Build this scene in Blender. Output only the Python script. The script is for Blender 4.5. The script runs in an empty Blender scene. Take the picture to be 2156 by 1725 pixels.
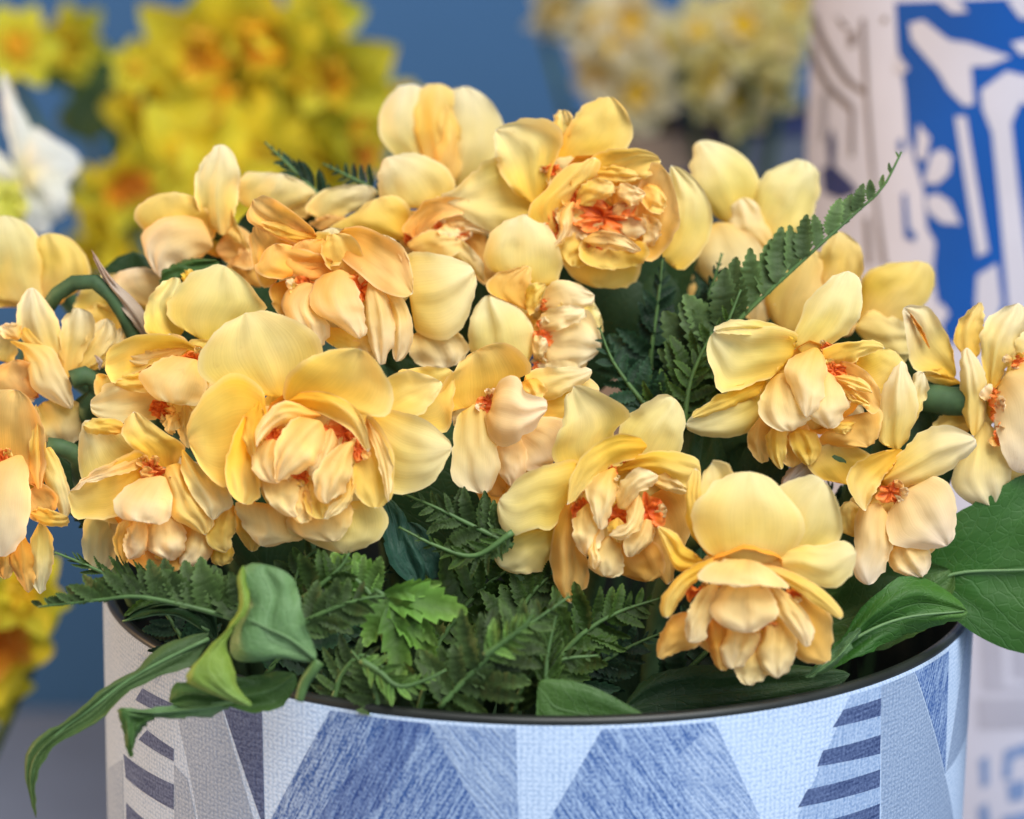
import bpy, bmesh, math, random
from mathutils import Vector, Matrix, noise

# ------------------------------------------------------------------ camera
scene = bpy.context.scene
COL = scene.collection
W0, H0, FPX = 2156.0, 1725.0, 5629.0          # photo coordinates used for measuring, focal length in those pixels
PITCH, ROLL = math.radians(13.39), math.radians(0.84)
RIM_Z, RIM_R = 0.40, 0.1305
CAM = Vector((-0.0087, -0.7763, RIM_Z + 0.2356))
cam_data = bpy.data.cameras.new('camera')
cam = bpy.data.objects.new('camera', cam_data)
COL.objects.link(cam)
cam_data.sensor_width = 36.0
cam_data.lens = 36.0 * FPX / W0
cam_data.clip_start, cam_data.clip_end = 0.01, 50.0
cam.location = CAM
cam.rotation_euler = (Matrix.Rotation(math.pi / 2 - PITCH, 4, 'X') @ Matrix.Rotation(ROLL, 4, 'Z')).to_euler()
cam_data.dof.use_dof = True
cam_data.dof.focus_distance = 0.733
cam_data.dof.aperture_fstop = 7.2
scene.camera = cam
bpy.context.view_layer.update()
CM = Matrix.Translation(CAM) @ cam.rotation_euler.to_matrix().to_4x4()
CR, CU, CB = CM.col[0].xyz, CM.col[1].xyz, CM.col[2].xyz      # right, up, toward camera

# ------------------------------------------------------------------ light
world = bpy.data.worlds.new('World')
scene.world = world
world.use_nodes = True
bg = world.node_tree.nodes['Background']
bg.inputs[0].default_value = (0.85, 0.90, 1.0, 1)
bg.inputs[1].default_value = 0.28

def area(name, loc, target, size, power, color):
    l = bpy.data.lights.new(name, 'AREA'); l.shape = 'SQUARE'; l.size = size; l.energy = power; l.color = color
    o = bpy.data.objects.new(name, l); COL.objects.link(o)
    o.location = loc
    o.rotation_euler = (Vector(target) - Vector(loc)).to_track_quat('-Z', 'Y').to_euler()
    return o
area('ceiling_light', (0.42, -0.80, 1.84), (0, 0, 0.48), 1.0, 42.0, (1.0, 0.99, 0.95))
area('warm_lamp', (-1.5, 0.0, 0.50), (-0.05, -0.02, 0.42), 0.35, 25.0, (1.0, 0.62, 0.31))
area('window_light', (1.2, -1.75, 1.10), (0, 0, 0.40), 1.5, 25.0, (0.80, 0.90, 1.0))
scene.view_settings.view_transform = 'Standard'
scene.view_settings.look = 'None'
scene.view_settings.exposure = 0.14
scene.view_settings.gamma = 1.0
scene.cycles.use_denoising = True
scene.cycles.max_bounces = 10
scene.cycles.diffuse_bounces = 7
scene.cycles.transmission_bounces = 8
scene.cycles.sample_clamp_indirect = 8.0

# ------------------------------------------------------------------ helpers
def at(px, py, depth):
    return CAM + CR * ((px - W0 / 2) / FPX * depth) - CU * ((py - H0 / 2) / FPX * depth) - CB * depth

def dz(d):
    """the heads sit close together: squeeze the rows of the arrangement"""
    return d if d > .95 or d < .72 else .72 + (d - .72) * .58

def link(name, mesh, mat=None, parent=None, loc=None):
    o = bpy.data.objects.new(name, mesh)
    COL.objects.link(o)
    if mat is not None and not mesh.materials:
        mesh.materials.append(mat)
    if parent is not None:
        o.parent = parent
    if loc is not None:
        o.location = loc
    return o

def thing(name, label, cat, loc, group=None):
    o = bpy.data.objects.new(name, None)
    COL.objects.link(o)
    o.location = loc
    o.empty_display_size = 0.01
    o['label'] = label; o['category'] = cat
    if group: o['group'] = group
    return o

def catmull(pts, n, before=None, after=None):
    """n+1 points evenly spread along a Catmull-Rom curve through 2D/3D pts"""
    P = [Vector(p) for p in pts]
    P = [Vector(before) if before else P[0] * 2 - P[1]] + P + [Vector(after) if after else P[-1] * 2 - P[-2]]
    dense = []
    K = 10
    for i in range(1, len(P) - 2):
        a, b, c, d = P[i - 1], P[i], P[i + 1], P[i + 2]
        for k in range(K):
            t = k / K
            dense.append(0.5 * ((2 * b) + (c - a) * t + (2 * a - 5 * b + 4 * c - d) * t * t + (3 * b - a - 3 * c + d) * t ** 3))
    dense.append(P[-2])
    L = [0.0]
    for i in range(1, len(dense)):
        L.append(L[-1] + (dense[i] - dense[i - 1]).length)
    out, j = [], 0
    for i in range(n + 1):
        s = L[-1] * i / n
        while j < len(L) - 2 and L[j + 1] < s:
            j += 1
        seg = L[j + 1] - L[j]
        out.append(dense[j].lerp(dense[j + 1], (s - L[j]) / seg if seg > 1e-9 else 0))
    return out

def sheet(grid, uvs, cols, closed_ends=True, open_base=False):
    """mesh from a grid [i][j] of points whose first and last rows are single points"""
    nu, nv = len(grid) - 1, len(grid[0]) - 1
    verts, idx, vuv, vcol = [], {}, [], []
    for i in range(nu + 1):
        for j in range(nv + 1):
            if closed_ends and (i == nu or (i == 0 and not open_base)):
                if j == 0:
                    idx[i, 0] = len(verts); verts.append(grid[i][nv // 2]); vcol.append(cols[i][nv // 2])
                idx[i, j] = idx[i, 0]
            else:
                idx[i, j] = len(verts); verts.append(grid[i][j]); vcol.append(cols[i][j])
    faces, fuv = [], []
    for i in range(nu):
        for j in range(nv):
            q = [(i, j), (i, j + 1), (i + 1, j + 1), (i + 1, j)]
            f, u = [], []
            for k in q:
                if idx[k] not in f:
                    f.append(idx[k]); u.append(uvs[k[0]][k[1]])
            if len(f) > 2:
                faces.append(f); fuv.extend(u)
    me = bpy.data.meshes.new('sheet')
    me.from_pydata(verts, [], faces)
    uvl = me.uv_layers.new(name='UVMap')
    uvl.data.foreach_set('uv', [c for u in fuv for c in u])
    ca = me.color_attributes.new('Col', 'FLOAT_COLOR', 'POINT')
    ca.data.foreach_set('color', [c for v in vcol for c in (v[0], v[1], v[2], 1.0)])
    me.polygons.foreach_set('use_smooth', [True] * len(faces))
    me.update()
    return me

def mix3(a, b, t):
    return tuple(x + (y - x) * t for x, y in zip(a, b))

def ramp3(cols, u):
    x = u * (len(cols) - 1)
    i = min(int(x), len(cols) - 2)
    return mix3(cols[i], cols[i + 1], x - i)

TONES = {   # pigment from the base of a petal to its tip
    'cream': [(.87, .52, .08), (.90, .685, .25), (.92, .78, .42), (.93, .825, .54)],
    'yel':   [(.86, .49, .04), (.88, .61, .085), (.89, .675, .165), (.89, .72, .25)],
    'pale':  [(.87, .58, .06), (.88, .71, .19), (.88, .77, .34), (.87, .80, .46)],
    'org':   [(.83, .37, .035), (.86, .49, .08), (.87, .55, .14), (.88, .61, .20)],
    'white': [(.80, .76, .35), (.84, .82, .70), (.86, .86, .80), (.86, .86, .82)],
    'lemon': [(.62, .46, .008), (.66, .58, .012), (.70, .64, .016), (.68, .66, .025)],
    'amber': [(.78, .20, .01), (.80, .30, .01), (.80, .36, .012), (.82, .40, .02)],
    'ivory': [(.66, .56, .12), (.72, .65, .36), (.78, .71, .50), (.78, .72, .54)],
    'leaf':  [(.035, .085, .018), (.037, .09, .018), (.042, .10, .020), (.05, .11, .022)],
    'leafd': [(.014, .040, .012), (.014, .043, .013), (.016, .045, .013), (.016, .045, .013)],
    'leafo': [(.05, .095, .03), (.055, .105, .032), (.065, .12, .035), (.075, .13, .035)],
    'leafp': [(.11, .20, .075), (.11, .21, .08), (.11, .21, .08), (.10, .19, .07)],
    'leafy': [(.14, .24, .03), (.17, .26, .035), (.18, .27, .04), (.15, .25, .05)],
    'leafb': [(.018, .06, .038), (.018, .06, .04), (.02, .066, .045), (.02, .066, .045)],
    'brown': [(.30, .22, .15), (.42, .33, .25), (.46, .37, .30), (.45, .30, .22)],
}
RND = random.Random(7)
TINT = [1.0, 1.0]

def patch(spec, tone, bulge, cup, tilt, depth, org, ruf=3.0, nu=20, nv=14, mucro=False, crease=0.0, name='petal', broad=0.0):
    """a petal or leaf: 'base | side points | tip | other side points' in photo pixels; third number = pixels toward the camera"""
    b, A, t, B = [[tuple(float(c) for c in w.split(',')) for w in s.split()] for s in spec.split('|')]
    b, t = b[0], t[0]
    B = B[::-1]          # written on from the tip, so turn it round
    bz = b[2] if len(b) > 2 else 0.0
    tz = t[2] if len(t) > 2 else bz
    ba = tuple(Vector(b[:2]).lerp(Vector(A[0][:2]), broad)) if broad else b[:2]
    bb = tuple(Vector(b[:2]).lerp(Vector(B[0][:2]), broad)) if broad else b[:2]
    a = catmull([ba] + [q[:2] for q in A] + [t[:2]], nu, B[0][:2], B[-1][:2])
    c = catmull([bb] + [q[:2] for q in B] + [t[:2]], nu, A[0][:2], A[-1][:2])
    mpp = depth / FPX
    size = max((Vector(b[:2]) - Vector(t[:2])).length, 40.0)
    seed = RND.uniform(0, 500)
    cols3 = TONES[tone]
    jit = RND.uniform(-.05, .05)
    k1, k2, ph = RND.uniform(6, 13), RND.uniform(1.5, 3.2), RND.uniform(0, 6)
    fa, fk, fp = RND.uniform(.5, 1.3) * ruf, RND.uniform(5, 9), RND.uniform(0, 6)
    rl, rr_ = RND.choice((-1, -1, 1, .2)) * RND.uniform(1.5, 4) * ruf, RND.choice((-1, -1, 1, .2)) * RND.uniform(1.5, 4) * ruf
    dent = RND.uniform(.25, .85)
    grid, uvs, cols = [], [], []
    for i in range(nu + 1):
        u = i / nu
        env = (math.sin(math.pi * (u if not broad or u > .5 else .18 + u * .64)) ** 0.7) if (0 < u < 1 or (broad and u == 0)) else 0
        rowg, rowu, rowc = [], [], []
        for j in range(nv + 1):
            v = 2 * j / nv - 1
            xy = a[i].lerp(c[i], (v * (1.07 if broad else 1.0) + 1) / 2)
            if broad:
                xy = xy + (Vector(b[:2]) - (Vector(ba) + Vector(bb)) / 2) * ((1 - v * v) * max(0, 1 - u * 3.2))
            z = bz + (tz - bz) * u + bulge * math.sin(math.pi * u) + cup * v * v * env + tilt * v * env
            z += crease * math.exp(-(v / .16) ** 2) * env
            e = abs(v) ** 2
            nz = noise.noise(Vector((u * 2.6 + seed, v * 1.5, seed))) + .5 * noise.noise(Vector((u * 6 + seed, v * 3.5, seed)))
            z += ruf * env * (2.2 * nz + e * 2.3 * math.sin(k1 * u + ph + (1.7 if v > 0 else 0)) + .5 * math.sin(k2 * 3 * v + ph) * u)
            z += fa * math.sin(fk * v + fp + 2.2 * u) * env * (.35 + .65 * u)
            ev = max(0, abs(v) - .62) / .38
            z += (rl if v < 0 else rr_) * ev * ev * math.sin(math.pi * min(1, u * 1.02)) ** .5 if 0 < u < 1 else 0
            z -= 2.0 * ruf * math.exp(-((u - dent) / .10) ** 2) * e * (1 if v > 0 else .3)
            z += .45 * ruf * env * noise.noise(Vector((u * 11 + seed, v * 6, 2 * seed)))
            edge = ruf * 1.0 * e * (noise.noise(Vector((u * 9 + seed, 3 if v > 0 else 7, seed))) + .7 * noise.noise(Vector((u * 26 + seed, 3 if v > 0 else 7, seed))))
            px = xy[0] + edge; py = xy[1] + edge * .7
            rowg.append(at(px, py, depth - z * mpp) - org)
            rowu.append((v * .5 + .5, u))
            uu = min(max(u + .10 * nz + jit, 0), 1)
            cc = ramp3(cols3, uu)
            if mucro:
                cc = (cc[0], cc[1] * TINT[0], cc[2] * TINT[1])
                cc = mix3(cc, (.95, .84, .56), .30 * max(0, abs(v) - .86) / .14)
            if mucro and u > .965:
                cc = mix3(cc, (.9, .86, .74), min(1, (u - .965) / .02))
            rowc.append(cc)
        grid.append(rowg); uvs.append(rowu); cols.append(rowc)
    me = sheet(grid, uvs, cols, open_base=bool(broad))
    me.name = name
    return me

def tube(pts, rad, sides=8, n=14, cols=None, name='stem'):
    """swept tube along world points; rad number or (start, end)"""
    if not isinstance(rad, tuple): rad = (rad, rad)
    P = catmull(pts, n)
    verts, faces = [], []
    up = Vector((0.3, 0.2, 1)).normalized()
    for i, p in enumerate(P):
        tg = (P[min(i + 1, n)] - P[max(i - 1, 0)]).normalized()
        s = tg.cross(up)
        if s.length < 1e-4: s = tg.cross(Vector((1, 0, 0)))
        s.normalize(); w = s.cross(tg)
        r = rad[0] + (rad[1] - rad[0]) * i / n
        for k in range(sides):
            an = 2 * math.pi * k / sides
            verts.append(p + (s * math.cos(an) + w * math.sin(an)) * r)
    for i in range(n):
        for k in range(sides):
            faces.append((i * sides + k, i * sides + (k + 1) % sides, (i + 1) * sides + (k + 1) % sides, (i + 1) * sides + k))
    faces.append(tuple(range(sides))[::-1]); faces.append(tuple(n * sides + k for k in range(sides)))
    me = bpy.data.meshes.new(name)
    me.from_pydata([tuple(v) for v in verts], [], faces)
    me.polygons.foreach_set('use_smooth', [True] * len(faces))
    me.update()
    return me

def crinkle(center, nrm, rx, ry, seed, amp=.38, rings=9, segs=44, tone=None):
    """crumpled frill of corona tissue facing nrm"""
    n = nrm.normalized()
    s = n.cross(Vector((0, 0, 1)))
    if s.length < 1e-3: s = Vector((1, 0, 0))
    s.normalize(); w = n.cross(s)
    r0 = max(rx, ry)
    verts, cols = [], []
    c0, c1, c2 = tone or ((.58, .075, .010), (.78, .17, .025), (.88, .33, .07))
    for i in range(rings + 1):
        f = i / rings
        for k in range(segs):
            an = 2 * math.pi * k / segs
            q = Vector((math.cos(an) * f * 2.6 + seed, math.sin(an) * f * 2.6, seed * 1.3))
            wv = an * (3 + int(seed) % 3) + 5.0 * noise.noise(q * .9) + seed
            h = .50 * math.sin(wv) * f ** .7 + .30 * math.sin(2.3 * wv + 4 * f) * f + .55 * noise.noise(q * 1.2)
            rr = f * (1 + .50 * noise.noise(Vector((math.cos(an) * 1.8, math.sin(an) * 1.8, seed))))
            verts.append(tuple(center + s * (math.cos(an) * rx * rr) + w * (math.sin(an) * ry * rr) + n * (h * amp * r0 + .22 * r0 * f)))
            g = min(max(.15 + .50 * f + .45 * h, 0), 1)
            cols.append(mix3(mix3(c0, c1, min(1, g * 2)), c2, max(0, g * 2 - 1)))
    faces = []
    for i in range(rings):
        for k in range(segs):
            faces.append((i * segs + k, i * segs + (k + 1) % segs, (i + 1) * segs + (k + 1) % segs, (i + 1) * segs + k))
    me = bpy.data.meshes.new('corona')
    me.from_pydata(verts, [], faces)
    ca = me.color_attributes.new('Col', 'FLOAT_COLOR', 'POINT')
    ca.data.foreach_set('color', [c for v in cols for c in (v[0], v[1], v[2], 1.0)])
    uvl = me.uv_layers.new(name='UVMap')
    me.polygons.foreach_set('use_smooth', [True] * len(faces))
    me.update()
    return me

# ------------------------------------------------------------------ materials
def nodes(name):
    m = bpy.data.materials.new(name)
    m.use_nodes = True
    nt = m.node_tree
    nt.nodes.clear()
    out = nt.nodes.new('ShaderNodeOutputMaterial')
    return m, nt, out

def N(nt, kind, **kw):
    n = nt.nodes.new(kind)
    for k, v in kw.items():
        if k.startswith('in_'):
            n.inputs[int(k[3:])].default_value = v
        else:
            setattr(n, k, v)
    return n

def mixrgb(nt, fac, a, b, blend='MIX'):
    n = nt.nodes.new('ShaderNodeMix'); n.data_type = 'RGBA'; n.blend_type = blend
    for sock, val in ((n.inputs[0], fac), (n.inputs[6], a), (n.inputs[7], b)):
        if isinstance(val, (int, float)): sock.default_value = val
        elif isinstance(val, tuple): sock.default_value = val if len(val) == 4 else (*val, 1)
        else: nt.links.new(val, sock)
    return n.outputs[2]

def maprange(nt, src, a, b, c=0.0, d=1.0):
    n = N(nt, 'ShaderNodeMapRange', in_1=a, in_2=b, in_3=c, in_4=d)
    nt.links.new(src, n.inputs[0])
    return n.outputs[0]

def petal_material(name, trans=.38, rough=.48, vein=1.0, sat=1.0, spec=.30, veinscale=(46, 2.2, 1), vary=.03, spots=0.0, spotcol=(.62, .36, .10), palecol=(.93, .80, .50)):
    m, nt, out = nodes(name)
    L = nt.links.new
    col = N(nt, 'ShaderNodeVertexColor', layer_name='Col')
    uv = N(nt, 'ShaderNodeUVMap', uv_map='UVMap')
    mp = N(nt, 'ShaderNodeMapping'); mp.inputs['Scale'].default_value = veinscale
    L(uv.outputs[0], mp.inputs[0])
    n1 = N(nt, 'ShaderNodeTexNoise'); n1.inputs['Scale'].default_value = 1.0; n1.inputs['Detail'].default_value = 4
    L(mp.outputs[0], n1.inputs[0])
    geo = N(nt, 'ShaderNodeTexCoord')
    n2 = N(nt, 'ShaderNodeTexNoise'); n2.inputs['Scale'].default_value = 90.0; n2.inputs['Detail'].default_value = 3
    L(geo.outputs['Object'], n2.inputs[0])
    f1 = maprange(nt, n1.outputs[0], .3, .7, 1 - .07 * vein, 1 + .04 * vein)
    f2 = maprange(nt, n2.outputs[0], .3, .7, .92, 1.05)
    mul = N(nt, 'ShaderNodeMath', operation='MULTIPLY'); L(f1, mul.inputs[0]); L(f2, mul.inputs[1])
    vm = N(nt, 'ShaderNodeVectorMath', operation='SCALE')
    colsrc = col.outputs[0]
    if spots:
        n3 = N(nt, 'ShaderNodeTexNoise'); n3.inputs['Scale'].default_value = 140.0; n3.inputs['Detail'].default_value = 5; n3.inputs['Roughness'].default_value = .7
        L(geo.outputs['Object'], n3.inputs[0])
        sf = maprange(nt, n3.outputs[0], .66, .78, 0, spots)
        n4 = N(nt, 'ShaderNodeTexNoise'); n4.inputs['Scale'].default_value = 38.0
        L(geo.outputs['Object'], n4.inputs[0])
        pf = maprange(nt, n4.outputs[0], .46, .70, 0, .30)
        colsrc = mixrgb(nt, pf, colsrc, palecol)
        colsrc = mixrgb(nt, sf, colsrc, spotcol)
    L(colsrc, vm.inputs[0])
    oi = N(nt, 'ShaderNodeObjectInfo'); fr = maprange(nt, oi.outputs['Random'], 0, 1, 1 - vary, 1 + vary)
    mul2 = N(nt, 'ShaderNodeMath', operation='MULTIPLY'); L(mul.outputs[0], mul2.inputs[0]); L(fr, mul2.inputs[1]); L(mul2.outputs[0], vm.inputs['Scale'])
    hb = N(nt, 'ShaderNodeMath', operation='MULTIPLY_ADD'); L(n2.outputs[0], hb.inputs[0]); hb.inputs[1].default_value = .6; L(n1.outputs[0], hb.inputs[2])
    bump = N(nt, 'ShaderNodeBump'); bump.inputs['Strength'].default_value = .30 * vein; bump.inputs['Distance'].default_value = .0004
    L(hb.outputs[0], bump.inputs['Height'])
    p = N(nt, 'ShaderNodeBsdfPrincipled')
    L(vm.outputs[0], p.inputs['Base Color'])
    p.inputs['Roughness'].default_value = rough
    p.inputs['Specular IOR Level'].default_value = spec
    p.inputs['Sheen Weight'].default_value = 0.0
    L(bump.outputs[0], p.inputs['Normal'])
    tr = N(nt, 'ShaderNodeBsdfTranslucent')
    hs = N(nt, 'ShaderNodeHueSaturation'); hs.inputs['Saturation'].default_value = 1.02 * sat
    L(vm.outputs[0], hs.inputs['Color']); L(hs.outputs[0], tr.inputs[0]); L(bump.outputs[0], tr.inputs['Normal'])
    mx = N(nt, 'ShaderNodeMixShader'); mx.inputs[0].default_value = trans
    L(p.outputs[0], mx.inputs[1]); L(tr.outputs[0], mx.inputs[2])
    L(mx.outputs[0], out.inputs[0])
    return m

def plain(name, color, rough=.5, spec=.5, scale=60.0, vary=.25, bump=.0, metallic=0.0, color2=None, detail=4):
    m, nt, out = nodes(name)
    L = nt.links.new
    tc = N(nt, 'ShaderNodeTexCoord')
    n = N(nt, 'ShaderNodeTexNoise'); n.inputs['Scale'].default_value = scale; n.inputs['Detail'].default_value = detail
    L(tc.outputs['Object'], n.inputs[0])
    c2 = color2 or tuple(c * (1 - vary) for c in color)
    f = maprange(nt, n.outputs[0], .35, .65)
    c = mixrgb(nt, f, c2, color)
    p = N(nt, 'ShaderNodeBsdfPrincipled')
    L(c, p.inputs['Base Color'])
    p.inputs['Roughness'].default_value = rough; p.inputs['Specular IOR Level'].default_value = spec; p.inputs['Metallic'].default_value = metallic
    if bump:
        b = N(nt, 'ShaderNodeBump'); b.inputs['Strength'].default_value = bump; b.inputs['Distance'].default_value = .001
        L(n.outputs[0], b.inputs['Height']); L(b.outputs[0], p.inputs['Normal'])
    L(p.outputs[0], out.inputs[0])
    return m

M_PETAL = petal_material('petal_tissue', trans=.48, vein=.7, rough=.66, spec=.14, veinscale=(58, 1.6, 1), spots=.35)
M_CORONA = petal_material('corona_tissue', trans=.25, rough=.5, vein=.3)
def leaf_material(name, trans, rough, spec, ribs):
    m = petal_material(name, trans=trans, rough=rough, vein=1.1, spec=spec, veinscale=(20, 6, 1), vary=.12, spots=.3, spotcol=(.10, .085, .03), palecol=(.07, .13, .04))
    nt = m.node_tree; L = nt.links.new
    uv = next(n for n in nt.nodes if n.type == 'UVMAP'); vm = next(n for n in nt.nodes if n.type == 'VECT_MATH')
    p = next(n for n in nt.nodes if n.type == 'BSDF_PRINCIPLED'); hs = next(n for n in nt.nodes if n.type == 'HUE_SAT'); bump = next(n for n in nt.nodes if n.type == 'BUMP')
    sep = N(nt, 'ShaderNodeSeparateXYZ'); L(uv.outputs[0], sep.inputs[0])
    def mth(op, a, b=None, c=None):
        q = N(nt, 'ShaderNodeMath', operation=op)
        for k, x in enumerate((a, b, c)):
            if x is None: continue
            if isinstance(x, (int, float)): q.inputs[k].default_value = x
            else: L(x, q.inputs[k])
        return q.outputs[0]
    v = mth('ABSOLUTE', mth('SUBTRACT', sep.outputs[0], .5))
    nz = N(nt, 'ShaderNodeTexNoise'); nz.inputs['Scale'].default_value = 5; L(uv.outputs[0], nz.inputs[0])
    ph = mth('ADD', mth('SUBTRACT', mth('MULTIPLY', sep.outputs[1], ribs), mth('MULTIPLY', v, ribs * .55)), mth('MULTIPLY', nz.outputs[0], 1.1))
    fr = mth('ABSOLUTE', mth('SUBTRACT', mth('FRACT', ph), .5))
    side = maprange(nt, fr, .0, .07, 1, 0)
    mid = maprange(nt, v, .008, .022, 1, 0)
    vo = N(nt, 'ShaderNodeTexVoronoi', feature='DISTANCE_TO_EDGE'); vo.inputs['Scale'].default_value = 330
    tc = next(n for n in nt.nodes if n.type == 'TEX_COORD'); L(tc.outputs['Object'], vo.inputs[0])
    net = maprange(nt, vo.outputs[0], .0, .10, 1, 0)
    lines = mth('MAXIMUM', mth('MAXIMUM', mth('MULTIPLY', side, .7), mid), mth('MULTIPLY', net, .35))
    br = N(nt, 'ShaderNodeHueSaturation'); br.inputs['Value'].default_value = 1.75; br.inputs['Saturation'].default_value = .8
    L(vm.outputs[0], br.inputs['Color'])
    c = mixrgb(nt, mth('MULTIPLY', lines, .42), vm.outputs[0], br.outputs[0])
    L(c, p.inputs['Base Color']); L(c, hs.inputs['Color'])
    old = bump.inputs['Height'].links[0].from_socket
    L(mth('MULTIPLY_ADD', lines, -.9, old), bump.inputs['Height'])
    bump.inputs['Strength'].default_value = .5
    return m
M_LEAF = leaf_material('leaf_blade', .18, .52, .26, 9)
M_FERN = petal_material('fern_blade', trans=.22, rough=.55, vein=1.2, spec=.25, veinscale=(6, 22, 1), vary=.4)
M_STEM = plain('stem_skin', (.06, .115, .05), .62, .2, 160, .4)
M_SPATHE = petal_material('papery_spathe', trans=.2, rough=.8, vein=2.2, spec=.1)
M_RACHIS = plain('fern_rachis', (.07, .14, .04), .5, .3, 200, .3)
M_LINER = plain('liner_plastic', (.016, .019, .017), .42, .4, 60, .4)
# ------------------------------------------------------------------ setting: wall, table
M_WALL = plain('blue_wall_paint', (.036, .110, .26), .75, .2, 3.0, .12, .05)
M_TABLE = plain('table_cover', (.20, .24, .33), .7, .3, 8.0, .2, .1)

def slab(name, x0, x1, y0, y1, z0, z1, mat):
    bm = bmesh.new()
    bmesh.ops.create_cube(bm, size=1)
    for v in bm.verts:
        v.co = Vector(((x0 + x1) / 2 + v.co.x * (x1 - x0), (y0 + y1) / 2 + v.co.y * (y1 - y0), (z0 + z1) / 2 + v.co.z * (z1 - z0)))
    bmesh.ops.bevel(bm, geom=bm.edges[:], offset=.002, segments=2, affect='EDGES')
    me = bpy.data.meshes.new(name); bm.to_mesh(me); bm.free()
    o = link(name, me, mat); o['kind'] = 'structure'
    return o
slab('wall', -3.0, 3.0, .98, 1.06, -.5, 2.2, M_WALL)
slab('table', -2.2, 2.2, -.60, .977, -.04, 0.0, M_TABLE)

# ------------------------------------------------------------------ cylinder print helpers
def hit(px, py, C, R, taper=0.0, z_ref=0.0):
    """photo pixel -> (arc length, z) on the near side of an upright round container"""
    d = (at(px, py, 1.0) - CAM)
    r = R
    for _ in range(4):
        ox, oy = CAM.x - C.x, CAM.y - C.y
        a = d.x ** 2 + d.y ** 2; b = 2 * (ox * d.x + oy * d.y); c = ox * ox + oy * oy - r * r
        disc = b * b - 4 * a * c
        t = (-b - math.sqrt(max(disc, 0))) / (2 * a)
        p = CAM + d * t
        r = R + taper * (p.z - z_ref)
    th = math.atan2(p.x - C.x, -(p.y - C.y))
    return th * R, p.z

def wrap_polys(polys, C, R, off, name, mats, taper=0.0, z_ref=0.0, step=.003, zmax=None):
    """flat printed shapes [(material index, [(s, z), ...])] laid on the container"""
    verts, faces, uvs, mi = [], [], [], []
    for li, (m, pts) in enumerate(polys):
        bm = bmesh.new()
        vs = [bm.verts.new((s, (min(z, zmax) if zmax else z), 0)) for s, z in pts]
        try:
            bm.faces.new(vs)
        except ValueError:
            bm.free(); continue
        s0, s1 = min(p[0] for p in pts), max(p[0] for p in pts)
        bmesh.ops.triangulate(bm, faces=bm.faces[:])
        k = math.floor(s0 / step) + 1
        while k * step < s1:
            bmesh.ops.bisect_plane(bm, geom=bm.verts[:] + bm.edges[:] + bm.faces[:], plane_co=(k * step, 0, 0), plane_no=(1, 0, 0), dist=1e-7)
            k += 1
        base = len(verts)
        bm.verts.index_update()
        for v in bm.verts:
            r = R + taper * (v.co.y - z_ref) + off * (1 + li * .02)
            th = v.co.x / R
            verts.append((r * math.sin(th), -r * math.cos(th), v.co.y))
        for f in bm.faces:
            faces.append([base + v.index for v in f.verts]); mi.append(m)
            uvs.extend((v.co.x, v.co.y) for v in f.verts)
        bm.free()
    me = bpy.data.meshes.new(name)
    me.from_pydata(verts, [], faces)
    uvl = me.uv_layers.new(name='UVMap'); uvl.data.foreach_set('uv', [c for u in uvs for c in u])
    for m in mats: me.materials.append(m)
    me.polygons.foreach_set('material_index', mi)
    me.polygons.foreach_set('use_smooth', [True] * len(faces))
    me.update()
    # face outward
    bm = bmesh.new(); bm.from_mesh(me)
    for f in bm.faces:
        c = f.calc_center_median()
        if f.normal.x * c.x + f.normal.y * c.y < 0: f.normal_flip()
    bm.to_mesh(me); bm.free()
    return me

def shell(profile, segs=160, R=1.0, name='shell'):
    """surface of revolution; profile [(r, z)]; UV in metres"""
    verts, faces, uvs = [], [], []
    n = len(profile)
    for r, z in profile:
        for k in range(segs):
            an = 2 * math.pi * k / segs
            verts.append((r * math.sin(an), -r * math.cos(an), z))
    for i in range(n - 1):
        for k in range(segs):
            faces.append((i * segs + k, i * segs + (k + 1) % segs, (i + 1) * segs + (k + 1) % segs, (i + 1) * segs + k))
            s0, s1 = 2 * math.pi * k / segs * R, 2 * math.pi * (k + 1) / segs * R
            uvs += [(s0, profile[i][1]), (s1, profile[i][1]), (s1, profile[i + 1][1]), (s0, profile[i + 1][1])]
    me = bpy.data.meshes.new(name)
    me.from_pydata(verts, [], faces)
    uvl = me.uv_layers.new(name='UVMap'); uvl.data.foreach_set('uv', [c for u in uvs for c in u])
    me.polygons.foreach_set('use_smooth', [True] * len(faces))
    me.update()
    return me

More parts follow.
